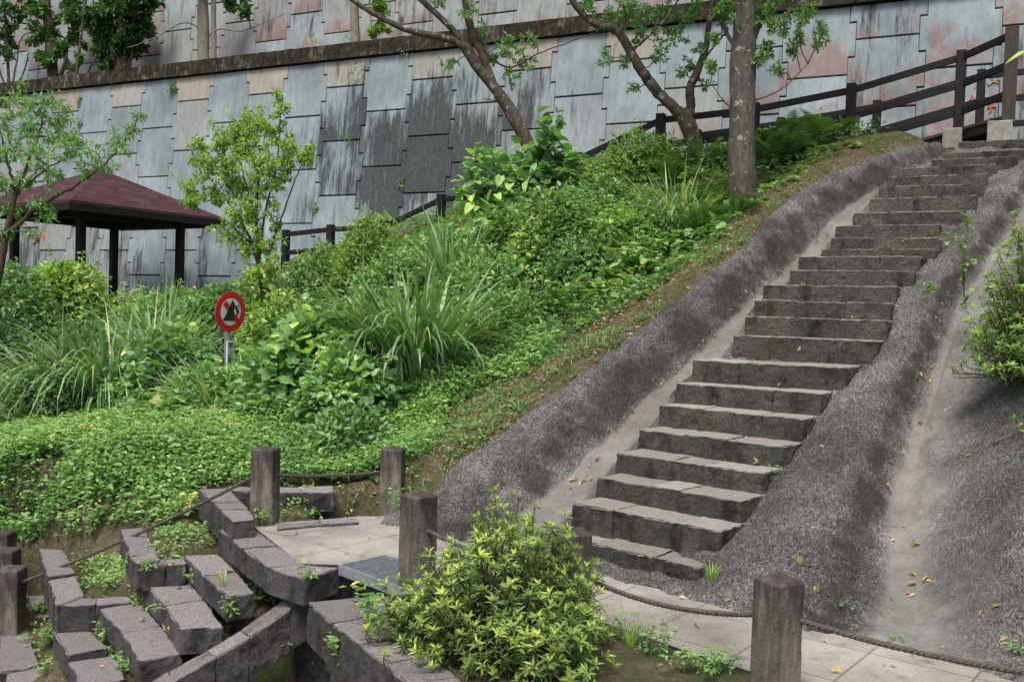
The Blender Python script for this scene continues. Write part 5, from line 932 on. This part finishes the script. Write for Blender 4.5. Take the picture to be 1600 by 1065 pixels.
# ================================================================== SMALL THINGS ON THE STONE
from mathutils.bvhtree import BVHTree
bpy.context.view_layer.update(); dg = bpy.context.evaluated_depsgraph_get()
HARD = [(BVHTree.FromObject(o, dg), o.matrix_world.copy(), o.matrix_world.inverted()) for o in bpy.data.objects if o.type == 'MESH' and o.name.split('.')[0] in ('gutter_slope', 'step', 'paved_landing', 'hillside_ground', 'planting_bed', 'kerb_stone', 'deck_board')]
def cast(px, py):
    d = Vector(ray(px, py)).normalized(); o = Vector(C0); best = None
    for bv, m, mi in HARD:
        l, n, i, t = bv.ray_cast(mi@o, (mi.to_3x3()@d).normalized())
        if l is not None:
            wl = m@l; t = (wl-o).length
            if best is None or t < best[0]: best = (t, wl, (m.to_3x3()@n).normalized())
    return (np.array(best[1]), np.array(best[2])) if best else (G(px, py, 0), np.array([0, 0, 1.]))
def dleaf(px, py, L, label, group, tint, seed):
    p, n = cast(px, py); rr = np.random.default_rng(seed)
    if n[2] < 0: n = -n
    d = rr.normal(0, 1, 3); d -= n*d.dot(n); d = unit(d); o_ = empty('fallen_leaf', p+n*.004, label, 'leaf', group); lv = LV()
    k = 2 if rr.random() < .4 else 1
    lv.leaves(np.array([p+n*.006]*k)+rr.normal(0, .006, (k, 3))*[1, 1, 0], np.array([d]*k)+rr.normal(0, .5, (k, 3))*(k-1)+n*.12, np.array([n]*k)+rr.normal(0, .3, (k, 3)), L*rr.uniform(.7, 1.2, k), rr.uniform(.35, .6), 'ovate', np.clip(tint+rr.normal(0, .12, k), 0, 1), rr.uniform(.1, .6), rr.uniform(.3, .9)); lv.build('leaf_blade', M_dry, o_)
rr = random.Random(11)
ORD = ['first', 'second', 'third', 'fourth', 'fifth', 'sixth', 'seventh', 'eighth', 'ninth', 'tenth', 'eleventh', 'twelfth']
def dl(spots, L, label, group, t0, t1, jit=0, rep=1):
    spots = sorted(spots, key=lambda q: (-q[1], q[0])); cnt_ = 0
    for (a, b) in spots:
        for k in range(rep):
            a2, b2, L2, t2_ = a+rr.gauss(0, jit), b+rr.gauss(0, jit), L*rr.uniform(.7, 1.3), rr.uniform(t0, t1); cnt_ += 1
            tn_ = 'brown' if t2_ < .5 else ('tan' if t2_ < .75 else 'yellow'); tens = ['', 'the lower middle, ', 'the upper middle, ', 'near the top, ', 'at the very top, '][min(4, (cnt_-1)//12)]; lb = label.replace('LEAF', tn_+' dry leaf')+', '+tens+ORD[(cnt_-1) % 12]+' counting upwards'
            dleaf(a2, b2, L2, lb, group, t2_, rr.randrange(10**6))
dl([(897, 752), (905, 757), (890, 765), (935, 720), (955, 670), (962, 675), (1050, 581), (1056, 578), (985, 627), (1100, 541), (1115, 525), (1147, 492), (1160, 478), (1175, 462), (1180, 455), (1215, 430), (1240, 407), (1290, 370), (1283, 376)], .042, 'LEAF in the left gutter', 'dry leaves in the left gutter', .1, .85, 7, 3)
dl([(1185, 720), (1040, 748), (1035, 598), (1215, 603), (1187, 641), (1118, 636), (1196, 552), (1255, 446), (1250, 540), (1310, 446), (1000, 790), (1185, 470), (1330, 497), (1005, 870)], .04, 'LEAF on the granite steps', 'fallen leaves on the granite steps', .45, 1)
dl([(1440, 585), (1462, 500), (1465, 490), (1445, 607), (1412, 655), (1450, 665), (1420, 822), (1435, 840), (1445, 905), (1452, 912), (1440, 915), (1385, 758), (1510, 718), (1560, 960), (1470, 570), (1480, 640), (1400, 700), (1430, 935), (1455, 445), (1475, 470), (1350, 800), (1290, 700), (1400, 840)], .04, 'LEAF on the slope right', 'dry leaves right of the granite steps', .05, .85, 6, 2)
dl([(1275, 925), (1140, 938), (1385, 1040), (1398, 1043), (1310, 1052), (1420, 1024), (1470, 1012), (1240, 965), (1090, 980), (1060, 935), (1120, 960), (1290, 1000), (538, 866), (460, 836), (575, 842), (500, 826), (1300, 988), (1560, 1000)], .04, 'LEAF on the paving', 'dry leaves on the paving', .4, 1)
dl([(262, 882), (258, 884), (315, 900), (345, 902), (352, 896), (280, 920), (240, 1000), (225, 968), (155, 1042), (262, 988), (135, 1000), (390, 970), (360, 985), (345, 898), (50, 1050), (20, 1040), (60, 1060), (330, 870), (265, 985)], .04, 'LEAF on the slate steps', 'dry leaves on the slate steps', .3, .9)
def weed(px, py, h, n, L, label, mat=None, shape='ovate', wr=.5, tint=.6, spread=.05, ns=5, name='weed'):
    p, nrm = cast(px, py); r = empty(name, p, label, 'weed'); lv = LV(); m = max(1, n//ns); az = rng.uniform(0, 6.28, m); b = p+np.stack([np.cos(az), np.sin(az), 0*az], -1)*rng.uniform(0, spread, m)[:, None]
    sprigs(lv, b, h*rng.uniform(.5, 1.1, m), ns, L, wr, shape, tint, droop=.3, out=.012); hh2 = np.full(m, h); lv.blades(b, az, hh2*.9, np.full(m, .003), np.full(m, .15), np.full(m, .2), np.full(m, .3), 3); lv.build('leaves', mat or M_herb, r)
for px, py, h, n, L, lab in [(1208, 742, .07, 16, .03, 'small weed at the right end of a low granite step'), (410, 822, .12, 50, .035, 'leafy weed at the foot of the back left rope post'), (485, 905, .1, 30, .035, 'weed growing from the corner of the top slate step'), (360, 965, .12, 60, .035, 'weed patch on the second slate step beside the sloping kerb'), (400, 948, .13, 60, .035, 'weed against the sloping kerb under the landing corner'), (235, 895, .1, 50, .03, 'weed between the middle planter and the third slate step'), (300, 905, .08, 25, .03, 'small weed on the back end of the third slate step'), (255, 955, .07, 20, .03, 'tiny weed between the third and fourth slate steps'), (175, 1005, .12, 50, .035, 'weed between the lowest slate steps'), (200, 1055, .12, 60, .035, 'weed at the bottom edge beside the lowest slate step'), (75, 1010, .14, 70, .04, 'weed patch by the path edge near the leftmost post'), (60, 960, .1, 50, .035, 'weed right of the leftmost front post'), (1330, 952, .04, 16, .02, 'tiny weed at the foot of the rough slope'), (1400, 1000, .04, 20, .02, 'tiny weed where the slope meets the paving'), (1585, 1020, .06, 40, .025, 'weed at the right edge where the slope meets the paving'), (620, 800, .16, 50, .03, 'weed climbing the foot of the pale brown rope post'), (570, 975, .2, 60, .045, 'leafy weed at the left side of the foreground bush'), (530, 1055, .18, 40, .045, 'pale leaved weed on the kerb at the bottom of the picture'), (455, 1015, .06, 20, .025, 'small weed in the dark ditch'), (1410, 384, .08, 20, .03, 'small fern like weed on an upper granite step'), (1455, 455, .1, 40, .035, 'yellowish weed right of the upper steps'), (500, 1045, .05, 20, .02, 'tiny weed on the flat slate stones')]:
    weed(px, py, h, n, L, lab)
for px, py, h, n, lab in [(1020, 1022, .16, 120, 'grassy weed clump on the near edge of the paving'), (960, 1000, .14, 90, 'grassy weeds right of the foreground bush'), (1120, 1050, .1, 150, 'low clover like weed patch left of the nearest post'), (1070, 1050, .1, 90, 'low weed patch between the bush and the nearest post')]:
    weed(px, py, h, n, .028, lab, tint=.55, spread=.12); p, _n = cast(px, py); 
for px, py, n, L, lab in [(1112, 905, 40, .13, 'grass tuft at the right end of the bottom granite step'), (350, 915, 25, .12, 'grass tuft beside the top slate step'), (985, 1010, 40, .16, 'grass tuft in the planting bed corner'), (1250, 880, 12, .05, 'tiny grass tuft behind the nearest post'), (735, 1000, 60, .25, 'grass stems at the left foot of the foreground bush')]:
    p, _n = cast(px, py); r = empty('grass_tuft', p, lab, 'grass tuft'); lv = LV(); az = rng.uniform(0, 6.28, n); lv.blades(p+np.stack([np.cos(az), np.sin(az), 0*az], -1)*rng.uniform(0, .03, n)[:, None], az, L*rng.uniform(.5, 1.1, n), np.full(n, .004), rng.uniform(.05, .5, n), rng.uniform(.1, .9, n), rng.uniform(.4, .8, n), 4); lv.build('blades', M_yel, r)
sidx = np.arange(nr*nc).reshape(nr, nc); lv = LV(); ST3 = STRIP.reshape(nr, nc, 3)
for c_lo, c_hi, cnt, tl in ((66, 100, 1700, .45), (156, 205, 1900, .4), (0, 64, 600, .35), (205, 250, 1000, .3), (120, 156, 400, .35)):
    c_hi = min(c_hi, nc-1); ri = rng.uniform(16, nr-2, cnt); ci = rng.uniform(c_lo, c_hi-1, cnt); a0, b0 = ri.astype(int), ci.astype(int); fr_, fc = (ri-a0)[:, None], (ci-b0)[:, None]
    p = ST3[a0, b0]*(1-fr_)*(1-fc)+ST3[a0+1, b0]*fr_*(1-fc)+ST3[a0, b0+1]*(1-fr_)*fc+ST3[a0+1, b0+1]*fr_*fc; keep = rng.random(cnt) < np.clip(.35+1.2*fbm(p*3, 77, 2), .05, 1); p = p[keep]; m = len(p)
    lv.leaves(p+[0, 0, .006], unit(rng.normal(0, 1, (m, 3))*[1, 1, .25]), np.array([0, 0, 1.])+rng.normal(0, .35, (m, 3)), rng.uniform(.008, .035, m), rng.uniform(.12, .45), 'simple', rng.uniform(0, tl+.25, m), .1)
tag(lv.build('plant_debris', M_dry), 'tiny dry straw and leaf fragments strewn over the concrete gutters and slopes', 'litter', kind='stuff')
# tall leafy weed leaning over the right gutter
tw = [P(1508, 480, 7.8), P(1505, 430, 7.8), P(1508, 390, 7.8), P(1512, 350, 7.8)]; r = empty('tall_weed', tw[0], 'tall leafy green weed leaning over the right side of the upper steps', 'weed'); mb = MB(); cc = curve(tw, 6); mb.tube(cc, np.linspace(.006, .002, len(cc)), 5); lv = LV()
for k in range(9):
    q = cc[1+k*2]; e = q+np.array([rng.normal(0, .16), rng.normal(0, .1), rng.uniform(-.02, .1)]); mb.tube([q, (q+e)/2+[0, 0, .02], e], .002, 4); m = 12; t = rng.random(m)[:, None]; lv.leaves(q+(e-q)*t, unit(rng.normal(0, 1, (m, 3))), np.array([0, 0, 1.])+rng.normal(0, .3, (m, 3)), .055*rng.uniform(.5, 1.2, m), .6, 'lobed', rng.normal(.5, .15, m))
lv.build('leaves', M_herb, r); mb.build('stem', M_twig, r, True)
lv = LV(); b = P(1660, 60, 3.2); r = empty('overhanging_twig', b, 'single lance shaped leaf on a twig reaching in at the right edge', 'twig'); t = P(1570, 90, 3.2); q = P(1612, 76, 3.2); lv.leaves(np.array([q, q+[.05, 0, .02]]), np.array([t-q, [-.3, .2, .8]]), np.array([[.1, -.5, 1], [0, -1, .2]]), np.array([np.linalg.norm(t-q), .08]), .22, 'lance', np.array([.9, .6])); lv.build('leaf', M_yel, r); mb = MB(); mb.tube([b, q, q+(t-q)*.1], .002, 5); mb.build('stem', M_twig, r, True)
# lichen crust bulges and small twigs on the bare strip
for i, (a, b_, c_, d_, lab) in enumerate([((1225, 243), (1233, 252), (1243, 251), 0, 'broken branch stub lying in the ferns right of the straight trunk'), ((1188, 292), (1197, 298), (1203, 301), 0, 'thin dead twig by the foot of the straight trunk'), ((1550, 700), (1575, 688), (1600, 676), 0, 'thin bent twig lying on the right bank')]):
    p = [cast(*q)[0]+[0, 0, .02+.06*(k != 1)*(i == 0)] for k, q in enumerate((a, b_, c_))]; r = empty('dead_twig', p[1], lab, 'twig'); mb = MB(); cc = curve(p, 4); mb.tube(cc, np.linspace((.03, .01, .004)[i], .003, len(cc)), 6); mb.build('wood', M_twig, r, True)
